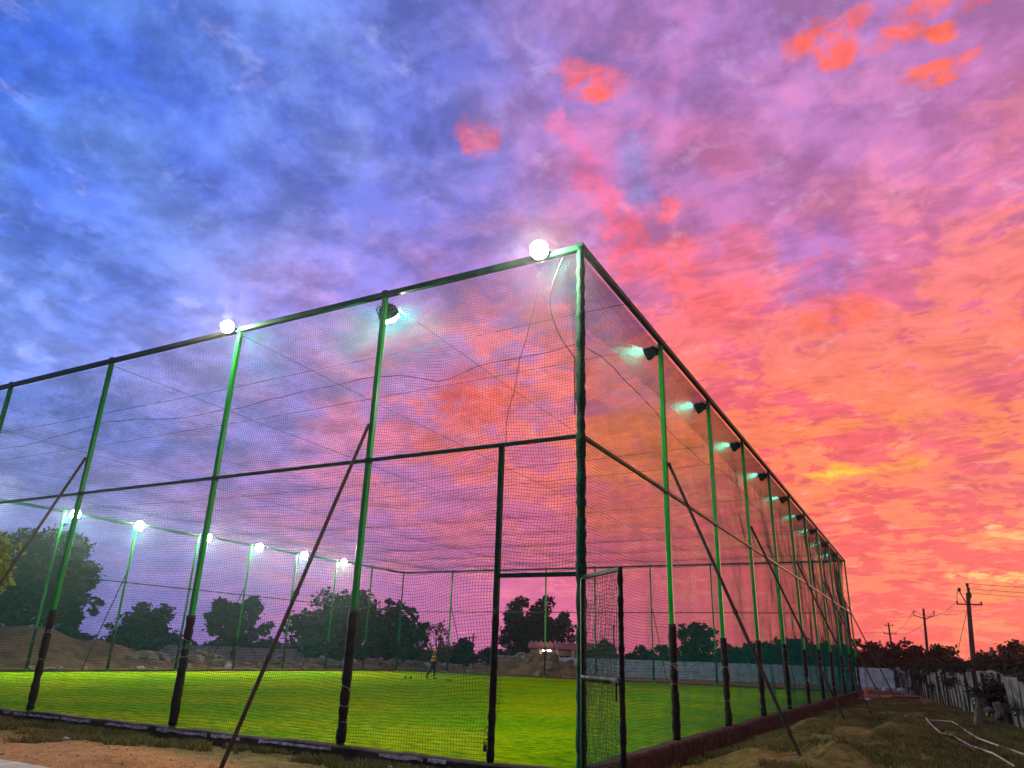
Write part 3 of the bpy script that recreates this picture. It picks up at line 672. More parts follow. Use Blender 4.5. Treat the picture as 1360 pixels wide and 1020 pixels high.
# ---- doorway and its gate, swung open towards the viewer
o = MB().beam((-1.31, 0, -.1), (-1.31, 0, CM-.03), .075).build('gate_post', M['dark_green'], cage)
rg = random.Random(8); zs = np.linspace(.15, 2.1, 22)
MB().tube([(-1.31, 0, z) for z in zs], [.05+rg.uniform(-.006, .008) for z in zs], 9).build('padding', M['padding'], o, True)
MB().box((-1.36, -.07, .33), (.05, .035, .075), None, .9, .008).tube([(-1.36+.02*math.cos(a), -.07, .37+.035*math.sin(a)) for a in np.linspace(0, math.pi, 9)], .005, 6).build('padlock', M['brace_dark'], o)
MB().tube([(-1.34+.05*math.cos(a*.9), -.05+.05*math.sin(a*.9), .62-.02*a) for a in range(18)], .006, 5).build('chain', M['iron'], o)
MB().beam((-1.28, 0, 2.56), (-.06, 0, 2.56), .06).build('door_head', M['rail'], cage)
gate = empty('gate', (0, 0, 0)); gate.parent = cage; gate.location = (.03, -.075, 0); gate.rotation_euler = (0, 0, R(-45)); gate['label'] = 'open netted gate swung outwards from the corner post'
GW, GT = 1.24, 2.50
MB().beam((.045, 0, .06), (.045, 0, GT), .05).beam((GW, 0, .06), (GW, 0, GT+.03), .05).beam((.07, 0, GT), (GW-.025, 0, GT), .05).beam((.07, 0, .09), (GW-.025, 0, .09), .05).build('gate_frame', M['dark_green'], gate)
p = MB(); rg = random.Random(4); xs = np.linspace(.07, GW-.03, 26)
p.tube([(x, 0, 1.26) for x in xs], [.042+rg.uniform(-.006, .008) for x in xs], 9); p.build('gate_bar', M['padding'], gate, True)
MB().box((GW-.10, -.05, 1.25), (.16, .03, .04), None, 1, .008).box((GW-.06, -.05, 1.14), (.025, .02, .20)).box((GW-.0, -.045, 1.26), (.08, .03, .05)).build('latch', M['iron'], gate)
for z in (.4, 1.26, 2.2): MB().tube([(.0, 0, z-.07), (.0, 0, z+.07)], .022, 8).build('hinge', M['iron'], gate)
p = MB(); zs = np.linspace(.1, GT+.02, 46)
p.tube([(GW+.0, 0, z) for z in zs], [.033+rg.uniform(-.006, .010) for z in zs], 7); p.build('wrap', M['padding'], gate, True)
def gate_face(u, v):
    k = edge(u, .06, GW-.03, .12)*edge(v, .1, GT, .12)
    return np.stack([u+.035*np.sin(v*21+np.floor(u/.05)*3.1)*k*.12+.06*fbm(u*2.4, v*2.4, 60, 3)*k, .03*fbm(u*2, v*2, 61, 2)*k, v+.030*np.sin(u*60)*k*.15+.06*fbm(u*2.4, v*2.6, 62, 3)*k], -1)
net_sheet('gate_netting', gate_face, (.07, GW-.03), (.1, GT), .05, .0034, ex, ez, ey, M['gate_net'], .035, .035, parent=gate)

# ------------------------------------------------------------------ floodlights
ORD = ['first', 'second', 'third', 'fourth', 'fifth', 'sixth', 'seventh', 'eighth', 'ninth', 'tenth']
def floodlight(loc, d, w, h, label, group, arm, dome=.30):
    r = empty('floodlight', loc); tag(r, label, 'floodlight', group)
    d = Vector(d).normalized(); q = d.to_track_quat('X', 'Z').to_matrix()
    def T(vs): return [q @ Vector(v) for v in vs]
    p = MB(); dp = .10                                       # die-cast body, open to the front, finned behind
    p.tube([q @ Vector((x_, 0, 0)) for x_ in ((.05 if dome < .1 else .012), .0, -.03, -dp, -dp*1.5, -dp*2.1)], [w*.485, w*.5, w*.5, w*.40, w*.24, w*.2], 28, cap=False)
    p.tube([q @ Vector((x_, 0, 0)) for x_ in (-dp*2.1, -dp*2.12)], [w*.2, w*.02], 28)
    for i in range(7): p.box(tuple(q @ Vector((-dp*1.2, (i-3)*w*.085, 0))), (.12, .010, h*.62), q)
    p.build('housing', M['housing'], r)
    nu, nv = 14, 12; vs = []; fs = []                        # domed glass over the light
    for i in range(nu+1):
        for j in range(nv+1):
            u, v = i/nu*2-1, j/nv*2-1
            y, z = u*math.sqrt(1-v*v/2), v*math.sqrt(1-u*u/2)
            vs.append(((.016 if dome > .1 else .004)+dome*w*math.sqrt(max(0, 1-y*y-z*z)), y*(w/2-.012), z*(w/2-.012)))
    for i in range(nu):
        for j in range(nv): fs.append((i*(nv+1)+j, (i+1)*(nv+1)+j, (i+1)*(nv+1)+j+1, i*(nv+1)+j+1))
    g_ = MB().add(T(vs), fs).build('lens', M['lamp'], r, True)
    a = Vector(arm); b = MB()                                # stirrup and arm back to the rail
    for sgn in (-1, 1): b.tube([q @ Vector((-.03, sgn*(w/2+.006), 0)), q @ Vector((-.16, sgn*(w/2+.006), .0)), q @ Vector((-.2, sgn*w*.3, 0))], .011, 6)
    b.tube([q @ Vector((-.2, w*.3, 0)), q @ Vector((-.2, -w*.3, 0))], .013, 6); b.tube([q @ Vector((-.2, 0, 0)), a], .018, 7)
    b.build('bracket', M['housing'], r); return r
for i, y in enumerate(RY):
    floodlight((-.26, y-.02, CH-.24), (-1, .0, -.36), .27, .27, f'{ORD[i]} black floodlight from the near corner, under the right-hand top rail', 'floodlights along the right top rail', (.24, .02, .12), .01)
for i, y in enumerate([4.11*k for k in range(0, 9)]):
    yy = y+(.45 if i != 4 else .0)
    floodlight((-CW+.22, yy, CH-.12), (1, -.42, -.50), .50, .50, f'{ORD[8-i]} white floodlight from the right on the far-left top rail', 'floodlights along the far-left top rail', (-.22, 0, .0))
floodlight((-3.98, .27, CH-.28), (-.12, 1, -.75), .40, .33, 'black floodlight seen from behind at the top of the propped post', 'floodlights on the near top rail', (.08, -.24, .14))
floodlight((-7.72, -.24, CH-.02), (.9, -1, -.3), .27, .27, 'blazing floodlight on the near top rail, farther left from the corner', 'floodlights on the near top rail', (.0, .22, -.02))
floodlight((-.62, -.24, CH-.02), (.55, -1, -.5), .31, .31, 'blazing floodlight on the near top rail right beside the tall corner post', 'floodlights on the near top rail', (.0, .22, -.02))
# ------------------------------------------------------------------ trees
RV = Vector((.881, .474, 0)); FV = Vector((-.474, .881, 0))          # across and along the line of sight
def leaves(name, clumps, n, size, m, parent, seed, aspect=1.7, flat=.0):
    """clumps: (centre, radius); n leaves in all, pairs of facets folded along the midrib"""
    g = np.random.default_rng(seed); C_ = np.array([c_ for c_, r in clumps], float); r_ = np.array([r for c_, r in clumps], float)
    wgt = r_**2; k = g.choice(len(clumps), n, p=wgt/wgt.sum())
    d = g.normal(size=(n, 3)); d /= np.linalg.norm(d, axis=1)[:, None]
    rad = r_[k]*g.random(n)**.45*np.where(g.random(n) < .16, g.uniform(1., 1.55, n), 1.)
    P = C_[k]+d*rad[:, None]*np.array([1, 1, .8])
    a = g.normal(size=(n, 3)); a[:, 2] *= .6; a /= np.linalg.norm(a, axis=1)[:, None]
    b = np.cross(a, g.normal(size=(n, 3))); b /= np.linalg.norm(b, axis=1)[:, None]
    s_ = size*g.uniform(.6, 1.4, n)[:, None]
    A = a*s_*aspect/2; B = b*s_/2; up_ = np.cross(a, b)*s_*.18
    V = np.stack([P-A, P+B+up_, P+A, P-B+up_], 1).reshape(-1, 3)
    I = np.arange(n*4).reshape(n, 4); F = np.concatenate([I[:, [0, 1, 2]], I[:, [0, 2, 3]]])
    return np_mesh(name, V, F, m, parent)
def tree(name, base, H, W_, label, seed, m='leaf_dark', n=5000, size=.24, low=.25, lobes=None, sparse=.0, trunk=True, cat='tree', group=None, shape=1., nclump=46, asp=1.7):
    rg = random.Random(seed); bx, by = base; z0 = float(hg(bx, by))
    r = empty(name, (bx, by, z0)); tag(r, label, cat, group)
    lobes = lobes or [(0, .0, 1.)]                      # (offset across in widths, height offset, scale)
    clumps = []; tips = []
    for lx, lz, ls in lobes:
        cc = RV*(lx*W_)+Vector((0, 0, H*(low+(1-low)*.5)+lz*H)); a = W_/2*ls; h = H*(1-low)/2*ls
        for i in range(int(nclump*ls)):
            d = Vector((rg.gauss(0, 1), rg.gauss(0, 1), rg.gauss(0, 1))).normalized()
            q = rg.uniform(.35, .92) if rg.random() > sparse else rg.uniform(.75, 1.0)
            p = cc+Vector((d.x*a*q, d.y*a*q, d.z*h*q*(1 if d.z > 0 else shape)))
            cr = min(a, h)*rg.uniform(.22, .44)*(1-.5*sparse)
            if p.z < .25: p.z = .25
            clumps.append((tuple(p), cr)); tips.append((p, cr))
    leaves('crown', clumps, n, size, M[m], r, seed, asp)
    if trunk:
        t = MB(); th = H*max(low, .2)+.3; tr = .035*H*.6+.05
        pts = [Vector((rg.uniform(-.08, .08)*i, rg.uniform(-.08, .08)*i, th*i/4-.2*(i == 0))) for i in range(5)]
        t.tube(pts, [tr*1.5, tr*1.1, tr, tr*.9, tr*.75], 8)
        for p, cr in rg.sample(tips, min(len(tips), 16)):
            mid = pts[-1].lerp(p, .5)+Vector((rg.uniform(-.2, .2), rg.uniform(-.2, .2), rg.uniform(0, .3)))
            t.tube([pts[-1]-Vector((0, 0, .1)), mid, p], [tr*.5, tr*.3, tr*.1], 6)
        t.build('trunk', M['bark'], r, True)
    return r
tree('acacia_tree', (-64.6, 28.8), 11.3, 10.5, 'broad feathery tree towering behind the mound at the far left', 11, 'leaf_mid', 15000, .26, .2, [(.0, .05, .85), (.34, -.10, .62), (-.4, .0, .8), (.12, -.24, .6), (.42, -.2, .4)], .25, nclump=40, asp=2.4)
tree('acacia_tree', (-70.97, 30.08), 11.4, 6.5, 'taller dark tree at the left edge behind the feathery one', 12, 'leaf_mid', 8000, .26, .15)
tree('leafy_tree', (-12.62, -1.75), 3.7, 2.0, 'yellow-green leafy small tree close beside the cage at the left edge', 13, 'leaf_olive', 4600, .075, .42, None, .2)
tree('bushy_tree', (-67.9, 42.8), 5.85, 5.6, 'dense dark round-headed tree rising higher on its right side', 14, 'leaf_dark', 11000, .26, .0, [(.10, .03, .92), (-.36, -.20, .62), (-.1, -.2, .8), (.22, -.12, .7)], 0, nclump=50)
tree('round_tree', (-59.09, 47.61), 6.7, 6.6, 'mid-sized round tree standing alone with gaps in its crown', 15, 'leaf_dark', 6500, .25, .2, [(.0, .0, .9), (-.3, -.08, .5), (.3, -.1, .5)], .35, nclump=36)
tree('round_tree', (-49.94, 52.68), 8.3, 8.6, 'largest wide domed dark tree left of centre', 16, 'leaf_dark', 17000, .26, .0, [(.05, .0, .95), (-.3, -.14, .62), (.3, -.12, .66), (0, -.2, .8)], .1, nclump=56)
tree('round_tree', (-42.23, 53.28), 7.2, 5.2, 'dark tree with thin loose branches on its right side', 17, 'leaf_dark', 8000, .25, .0, [(-.1, .0, .9), (.32, -.02, .42), (-.25, -.15, .7), (.1, -.25, .7)], .3, nclump=40)
tree('bare_shrub', (-40.32, 56.78), 4.4, 3.4, 'thin reddish half-bare shrub beside the dark tree', 18, 'leaf_red', 900, .16, .1, None, .6, nclump=40)
tree('shrub', (-40.32, 61.64), 2.8, 3.0, 'left of two low dark shrubs near the paired poles', 19, 'leaf_dark', 2200, .24, 0, trunk=False, cat='shrub')
tree('shrub', (-37.6, 64.0), 2.2, 2.8, 'right and lower of two low dark shrubs near the paired poles', 20, 'leaf_dark', 1900, .24, 0, trunk=False, cat='shrub')
tree('spreading_tree', (-42.2, 82.8), 9.0, 9.6, 'loose-leaved tree rising over the pink house behind the doorway', 21, 'leaf_dark', 10000, .34, .12, [(.0, .0, .92), (-.32, .0, .5), (.30, -.14, .66), (.08, -.2, .85), (-.1, -.1, .8)], .42, nclump=44, asp=1.5)
tree('cone_tree', (-24.65, 63.0), 3.9, 3.6, 'dark pointed bush seen through the open gate', 22, 'leaf_dark', 4200, .24, 0, [(0, -.08, .9), (.0, .08, .5), (.3, -.22, .6), (-.25, -.25, .6)], 0, trunk=False)
tree('airy_tree', (-18.83, 75.96), 6.7, 4.7, 'tall airy tree standing above the hedge right of the gate', 23, 'leaf_dark', 4200, .26, .2, [(0, .02, .85), (.05, -.2, .9)], .4, nclump=36)
hedge = [((-23.66, 70.86), 2.9, 4.2), ((-23.0, 78.16), 3.4, 4.6), ((-15.87, 80.04), 3.85, 5.0), ((-12.59, 76.97), 4.3, 5.0), ((-11.08, 82.68), 4.35, 4.8), ((-9.8, 88.26), 5.2, 4.8), ((-7.07, 87.34), 4.4, 4.6), ((-5.46, 93.1), 4.3, 4.4)]
hl = ['lowest dark hedge tree left of the airy tree', 'small dark hedge tree just left of the airy tree', 'dark hedge tree just right of the airy tree', 'broad dark hedge tree, second right of the airy tree', 'dark hedge tree in the middle of the far row', 'tallest dark hedge tree in the far row', 'dark hedge tree right of the tallest in the row', 'dark hedge tree nearest the far right corner of the cage']
for i, (bb, h, w) in enumerate(hedge):
    tree('hedge_tree', bb, h, w, hl[i], 30+i, 'leaf_dark', 4200, .25, 0, [(0, -.03, .95), (-.25, -.2, .7), (.28, -.22, .7)], .1, trunk=False, group='hedge trees behind the panel wall', nclump=32)
for i, (bb, h, w, l) in enumerate([((-3.65, 96.53), 5.3, 3.8, 'dark tree just right of the far cage corner'), ((-1.6, 103.3), 5.0, 4.0, 'dark tree behind the third and smallest utility pole'),
        ((1.6, 77.51), 4.3, 5.4, 'large dark bushy tree left of the middle utility pole'), ((4.4, 76.64), 4.1, 5.6, 'large dark bushy tree between the two nearer utility poles'),
        ((7.9, 73.91), 3.3, 4.2, 'dark tree right of the tallest utility pole'), ((10.2, 69.94), 3.9, 4.6, 'dark tree at the right edge of the photo above the fence'), ((-.6, 84.), 3.0, 4.4, 'low dark tree at the end of the slab fence'), ((13.6, 74.), 3.6, 5.0, 'dark tree farthest right beyond the fence')]):
    tree('bushy_tree', bb, h, w, l, 50+i, 'leaf_black', 6200, .22, 0, [(0, -.02, .95), (-.3, -.2, .7), (.3, -.2, .7), (0, -.3, .9)], .2, trunk=False, group='trees beyond the slab fence', nclump=40)
# distant scrub along the horizon: one mass
cl = []; rg = random.Random(77)
for i in range(620):
    t = rg.random(); a = R(160-88*t); d = rg.uniform(125, 170)
    h = 1.2+1.6*abs(vnoise(np.array(t*40), np.array(1.), 2))*2
    cl.append(((4+d*math.cos(a), -9+d*math.sin(a), h*rg.uniform(.2, 1.)), rg.uniform(.9, 1.8)))
tag(leaves('distant_scrub', cl, 26000, .55, M['leaf_black'], None, 78), 'dark line of distant scrub along the horizon', kind='stuff')
# creepers over the top of the slabs
cl = []
for i in range(95):
    t = rg.random()**1.1; p = Vector((6.9, 11, 0)).lerp(Vector((1.35, 56.3, 0)), t); dens = vnoise(np.array(t*19), np.array(3.), 4)
    if dens > -.05 or t > .55: cl.append(((p.x-.06+rg.uniform(-.15, .25), p.y, rg.uniform(.9, 1.6) if rg.random() < .8 else rg.uniform(.2, 1.)), rg.uniform(.12, .34)))
tag(leaves('creeper', cl, 9000, .055, M['leaf_black'], None, 79), 'dark dry creeper trailing over the slab fence', 'creeper')
cl = []
for i in range(60):
    p = Vector((7.4, 13, 0)).lerp(Vector((1.9, 57, 0)), rg.random()); cl.append(((p.x+rg.uniform(.3, 2.4), p.y+rg.uniform(0, 3), rg.uniform(.3, 1.7)), rg.uniform(.35, .75)))
tag(leaves('thicket', cl, 16000, .12, M['leaf_black'], None, 80), 'dark thicket crowding behind the slab fence', kind='stuff')

# ------------------------------------------------------------------ house
hb = Vector((-36.13, 78.58, 0)); r = empty('house', hb, math.atan2(RV.y, RV.x)); tag(r, 'low house with pink parapet and lit porch lamp behind the rubble', 'house')
MB().box((-.2, 2.6, 1.4), (7.6, 4., 2.8)).build('wall', M['cream'], r)
f = MB().box((0, 1.2, 3.05), (8.6, 6.2, .22)).box((0, -1.75, 3.42), (8.6, .18, .72), None, 1, .03).box((-4.2, 1.3, 3.42), (.18, 5.9, .70)).box((4.2, 1.3, 3.42), (.18, 5.9, .70)).build('roof', M['pink_wall'], r)
for i in range(15):
    MB().tube([(-4.0+i*.572, -1.93, 3.72), (-4.0+i*.572, -1.5, 3.86)], .17, 10).build('roof_tile', M['tile'], f)
for x in (-2.9, -.9, 1.1, 3.1): MB().box((x, -1.5, 1.47), (.34, .34, 2.94), None, .94, .03).box((x, -1.5, .2), (.46, .46, .4)).box((x, -1.5, 2.8), (.46, .46, .16)).build('column', M['cream'], r)
for x in (-1.9, 2.2): MB().box((x, .57, 1.05), (.95, .08, 2.1)).box((x, .55, 2.18), (1.15, .12, .12)).build('door', M['dark_open'], r)
w_ = MB().box((.2, .57, 1.45), (1.2, .08, 1.1)).build('window', M['dark_open'], r); MB().box((.2, .53, .86), (1.4, .16, .08)).box((.2, .52, 1.45), (.05, .03, 1.1)).build('frame', M['cream'], w_)
r.scale = (1, 1, .80)
MB().box((-2.0, -2.1, 2.72), (2.6, .9, .08), None, .98).build('canopy', M['cream'], r)
for x in (-2.45, -1.85): MB().tube([(x-.17, -2.62, 2.62), (x+.17, -2.62, 2.62)], .085, 8).build('porch_lamp', M['house_lamp'], r)

# ------------------------------------------------------------------ utility poles and wires
def upole(base, H, label, seed, arms, rad=.16, tilt=0., m='pole_wood'):
    r = empty('utility_pole', (base[0], base[1], 0)); tag(r, label, 'utility pole')
    rg = random.Random(seed); tx = RV*tilt
    MB().tube([Vector((0, 0, -.3)), tx*.5+Vector((0, 0, H*.5)), tx+Vector((0, 0, H))], [rad, rad*.85, rad*.66], 10).build('shaft', M[m], r, True)
    ins = []
    for z, w, kind in arms:
        c_ = tx*(z/H)+Vector((0, 0, z)); a = MB()
        if kind == 'flat': a.beam(c_-RV*w/2-FV*.13, c_+RV*w/2-FV*.13, .10)
        else:                                             # V-shaped arm
            a.tube([c_-RV*w/2+Vector((0, 0, .42)), c_-RV*w/2+Vector((0, 0, .12)), c_-FV*.12-Vector((0, 0, .25)), c_+RV*w/2+Vector((0, 0, .12)), c_+RV*w/2+Vector((0, 0, .42))], .05, 7)
        o = a.build('crossarm', M['iron'], r)
        for sgn in (-1, 1):
            e = c_+RV*(sgn*(w/2-.06))+(Vector((0, 0, .05)) if kind == 'flat' else Vector((0, 0, .42)))-FV*.13
            MB().tube([e, e+Vector((0, 0, .08)), e+Vector((0, 0, .12)), e+Vector((0, 0, .2))], [.03, .07, .05, .06], 8).build('insulator', M['ceramic'], o)
            ins.append(Vector((base[0], base[1], 0))+e+Vector((0, 0, .2)))
    return r, ins
PA, PB, PC = (6.56, 61.99), (3.36, 87.02), (-1.36, 122.16)
pa, ia = upole(PA, 7.35, 'tall dark utility pole with transformer gear, nearest beyond the slab fence', 1, [(6.45, 2.05, 'flat')], .21, .72)
g_ = MB(); top = Vector((.70*.881, .70*.474, 7.1))
g_.tube([top, top+RV*.1+Vector((0, 0, .75))], .05, 7).tube([top-RV*.25-Vector((0, 0, .5)), top-RV*.62+Vector((0, 0, .35))], .045, 7).tube([top+RV*.12-Vector((0, 0, .2)), top+RV*.25+Vector((0, 0, .1)), top+RV*.1+Vector((0, 0, .5))], .07, 7)
g_.build('top_bracket', M['iron'], pa)
for c_ in (top+RV*.1+Vector((0, 0, .75)), top-RV*.62+Vector((0, 0, .35)), top+RV*.12+Vector((0, 0, .42))):
    MB().tube([c_, c_+Vector((0, 0, .1)), c_+Vector((0, 0, .16)), c_+Vector((0, 0, .27))], [.07, .14, .10, .12], 9).build('insulator', M['ceramic'], pa)
pb, ib = upole(PB, 7.75, 'second utility pole with a V-shaped crossarm beyond the fence', 2, [(6.9, 2.3, 'vee')], .17, .48)
pc, ic = upole(PC, 7.9, 'third utility pole, smallest and farthest of the row at the right', 3, [(6.3, 1.9, 'flat'), (7.5, 1.3, 'flat')], .18, .0)
q1, _ = upole((-58.13, 72.5), 5.4, 'pale pole with short arms in front of the dark trees left of centre', 4, [(4.9, 1.3, 'flat'), (4.4, .9, 'flat')], .14, 0, 'wall')
q2, i2 = upole((-63.02, 100.24), 4.1, 'left of the paired poles far beyond the shrubs', 5, [(3.9, 1.6, 'flat')], .16)
q3, i3 = upole((-61.38, 98.72), 4.6, 'right and taller of the paired poles far beyond the shrubs', 6, [(3.9, 1.2, 'flat')], .16)
q4, _ = upole((-26.8, 71.55), 5.0, 'thin plain pole rising over the bush through the gate', 7, [(4.6, .3, 'flat')], .08)
r = empty('fence_stake', (7.9, 60.3, 0)); tag(r, 'short pale stake standing right of the nearest utility pole', 'stake')
MB().box((0, 0, 1.5), (.28, .22, 3.4), Matrix.Rotation(R(4), 3, 'Y'), .8, .03).build('stake_body', M['slab'], r)
MB().box((.10, 0, 2.6), (.38, .06, .1), None).build('crosspiece', M['wood'], r)
r = empty('stake', (-52.31, 93.98, 0)); tag(r, 'thin lone stake on the horizon left of the doorway tree', 'stake')
MB().tube([(0, 0, -.2), (.03, 0, 2.8)], [.12, .05], 7).build('stake_body', M['pole_wood'], r)
def wire(a, b, sag, label, rr=.016, group='overhead wires'):
    a, b = Vector(a), Vector(b)
    tag(MB().tube([a.lerp(b, t)-Vector((0, 0, sag*4*t*(1-t))) for t in np.linspace(0, 1, 22)], rr, 5).build('wire', M['cable']), label, 'wire', group)
tA = Vector((*PA, 0))+top
wire(ia[0], ib[0], .9, 'left wire sagging between the two nearer utility poles'); wire(ia[1], ib[1], .7, 'right wire sagging between the two nearer utility poles')
wire(ib[0], ic[0], 1.0, 'left wire running on from the middle pole to the farthest'); wire(ib[1], ic[1], 1.0, 'right wire running on from the middle pole to the farthest')
far = Vector((60., 92., 0))
for k, (o_, l) in enumerate([((RV*.1+Vector((0, 0, 1.0))), 'topmost wire leaving the tallest pole to the right'), ((RV*.12+Vector((0, 0, .6))), 'middle wire leaving the tallest pole to the right'), ((RV*.3+Vector((0, 0, .25))), 'lowest wire leaving the tallest pole to the right')]):
    wire(tA+o_, Vector((26, 58, 7.0-.35*k)), .35, l)
wire(ic[0], Vector((-38, 118, 6.8)), .6, 'upper faint wire running left from the farthest pole'); wire(ic[1], Vector((-38, 120, 6.1)), .6, 'lower faint wire running left from the farthest pole')
wire(ia[0], tA-RV*.62+Vector((0, 0, .6)), -.25, 'short jumper looping up to the head of the tallest pole', .025)
gw = Vector((*PA, 0)); a_ = gw+RV*.55+Vector((-.15, 0, 5.9)); b_ = gw-RV*2.1-FV*.2+Vector((0, 0, .2))
tag(MB().tube([a_, b_], .02, 5).build('guy_wire', M['cable']), 'slanting stay wire of the tallest utility pole', 'stay wire')
o = MB(); c_ = a_.lerp(b_, .62); tt = (b_-a_).normalized(); o.tube([c_-tt*.14, c_-tt*.08, c_+tt*.08, c_+tt*.14], [.04, .085, .085, .04], 8)
tag(o.build('guy_insulator', M['ceramic']), 'dark strain insulator on the slanting stay wire', 'insulator')

# ------------------------------------------------------------------ small things on the ground at the right
hp = [(4.96, 6.2), (4.75, 7.7), (4.46, 9.5), (4.16, 11.5), (3.95, 13.6), (3.72, 15.2), (3.62, 16.3), (3.70, 17.3), (3.95, 17.75), (4.27, 17.7), (4.42, 16.2), (4.52, 14.0), (4.68, 11.6), (4.92, 9.6), (5.23, 7.98), (5.6, 6.4)]
tag(MB().tube([(x, y, float(hg(x, y))+.07) for x, y in hp], .018, 8).build('garden_hose', M['hose'], None, True), 'pale hose lying in a long loop on the dry grass', 'hose')
for i, (x, y, l, w, a, lb) in enumerate([(1.7, 41.5, 2.8, .3, .5, 'longest weathered plank lying near the slab fence'), (2.5, 36.5, 2.4, .26, 1.1, 'nearest weathered plank lying by the slab fence'), (.9, 46.5, 2.0, .4, .2, 'short broad plank lying on the red earth')]):
    o = MB().box((0, 0, 0), (l, w, .09), None, 1, .015).build('plank', M['wood']); o.location = (x, y, float(hg(x, y))+.09); o.rotation_euler = (.04, .03, a); tag(o, lb, 'plank', 'loose planks')
for i, (x, y, d, lb) in enumerate([(.9, 51., .55, 'pale block farthest back on the red earth by the fence'), (1.9, 49.5, .5, 'dark-sided block beside the fence foot'), (3.0, 18.3, .22, 'small white stone on the grass near the hose end'), (.0+1.05, 31., .3, 'white lump lying close to the right kerb'), (-2.6, -.45, .10, 'little pebble by the near kerb left of the doorway'), (-8.6, -1.2, .13, 'pale pebble on the trodden earth at the lower left')]):
    o = MB().rock((0, 0, 0), (d*1.5, d, d*.7), 200+i, 2, .2).build('stone', M['pale_stone']); o.location = (x, y, float(hg(x, y))+d*.2); tag(o, lb, 'stone', 'loose stones')
# broken slabs and brush heaped against the fence
r = empty('debris_heap', (5.3, 18.9, float(hg(5.3, 18.9)))); tag(r, 'heap of broken slabs and dry brush leaning on the fence', 'debris heap')
MB().box((-.25, -.1, .34), (.30, .13, 1.0), Matrix.Rotation(R(12), 3, 'Y') @ Matrix.Rotation(R(30), 3, 'Z'), .85, .03).build('broken_slab', M['stone'], r)
MB().box((.30, -.25, .26), (.26, .12, .8), Matrix.Rotation(R(-14), 3, 'Y') @ Matrix.Rotation(R(-12), 3, 'Z'), .8, .03).build('broken_slab', M['stone'], r)
MB().box((.55, .35, .5), (.55, .5, .26), Matrix.Rotation(R(8), 3, 'X') @ Matrix.Rotation(R(20), 3, 'Z'), .9, .03).build('block', M['stone'], r)
p = MB()
for i in range(9): p.rock((rg.uniform(-.4, .8), rg.uniform(-.3, .7), rg.uniform(.05, .4)), (rg.uniform(.25, .55), rg.uniform(.25, .5), rg.uniform(.2, .35)), 300+i)
p.build('rubble', M['stone'], r)
cl = [((rg.uniform(-.4, .8), rg.uniform(-.2, .7), rg.uniform(.4, 1.05)), rg.uniform(.12, .3)) for _ in range(16)]
leaves('brush', cl, 1500, .055, M['leaf_black'], r, 81)

# ------------------------------------------------------------------ grass beside the cage
def blades(name, spots, h, m, label, seed):
    g = np.random.default_rng(seed); n = len(spots); S_ = np.array(spots); x, y = S_[:, 0], S_[:, 1]; z = hg(x, y)
    a = g.uniform(0, 6.28, n); hh = h*g.uniform(.4, 1.5, n); w = .006*g.uniform(.7, 1.8, n); ln = g.normal(0, .55, n)*hh; l2 = g.normal(0, .55, n)*hh
    B = np.stack([x, y, z-.01], 1); s_ = np.stack([np.cos(a)*w, np.sin(a)*w, 0*w], 1); mid = B+np.stack([ln*.35, l2*.35, hh*.6], 1); tip = B+np.stack([ln, l2, hh], 1)
    V = np.stack([B-s_, B+s_, mid+s_*.7, mid-s_*.7, tip], 1).reshape(-1, 3); I = np.arange(n*5).reshape(n, 5)
    F = np.concatenate([I[:, [0, 1, 2]], I[:, [0, 2, 3]], I[:, [3, 2, 4]]])
    return tag(np_mesh(name, V, F, m), label, kind='stuff')
g = np.random.default_rng(5)
sp = []
x = g.uniform(.25, 6.6, 230000); y = -3+37*g.random(230000)**1.7
k = (fbm(x*.8, y*.8, 33, 3)+.25*fbm(x*3, y*3, 34, 2)) > -.05
sp += list(zip(x[k], y[k]))
x = g.uniform(-20, .2, 60000); y = -.16-1.5*g.random(60000)**1.5
k = (fbm(x*.9, y*1.4, 35, 3)+.25*fbm(x*3, y*3, 36, 2)) > -.02
sp += list(zip(x[k], y[k]))
blades('dry_grass', sp, .075, M['dry_grass'], 'short dry grass tufts on the earth beside the kerb', 6)

gn = np.random.default_rng(12)                          # loose grit on the trodden earth
gx_ = np.concatenate([gn.uniform(-17, .5, 2600), gn.uniform(.3, 6.4, 2200)]); gy_ = np.concatenate([-.3-3.0*gn.random(2600), -3+36*gn.random(2200)**1.6])
gs = .006+.020*gn.random(len(gx_))**3; O = np.array([[1, 0, 0], [-1, 0, 0], [0, 1, 0], [0, -1, 0], [0, 0, .7], [0, 0, -.7]])
GV = (np.stack([gx_, gy_, hg(gx_, gy_)], 1)[:, None, :]+O[None]*gs[:, None, None]*gn.uniform(.6, 1.4, (len(gx_), 6, 1))).reshape(-1, 3)
GF = (np.arange(len(gx_))[:, None, None]*6+np.array([[0, 2, 4], [2, 1, 4], [1, 3, 4], [3, 0, 4], [2, 0, 5], [1, 2, 5], [3, 1, 5], [0, 3, 5]])[None]).reshape(-1, 3)
tag(np_mesh('grit', GV, GF, M['stone']), 'loose grit scattered over the trodden earth', kind='stuff')

# ------------------------------------------------------------------ the person on the turf
def skin_fig(name, verts, edges, rad, m, parent, root=0, sub=1):
    me = bpy.data.meshes.new(name); me.from_pydata(verts, edges, []); me.update(); o = bpy.data.objects.new(name, me); link(o, parent); me.materials.append(m)
    md = o.modifiers.new('skin', 'SKIN'); md.use_smooth_shade = True
    for i, v in enumerate(me.skin_vertices[0].data):
        q = rad[i]; v.radius = q if isinstance(q, tuple) else (q, q); v.use_root = (i == root)
    ss = o.modifiers.new('sub', 'SUBSURF'); ss.levels = sub; ss.render_levels = sub
    return o
pr = empty('person', (-21.66, 28.7, .05), R(20)); tag(pr, 'person in a yellow cap and striped shirt walking across the turf', 'person')
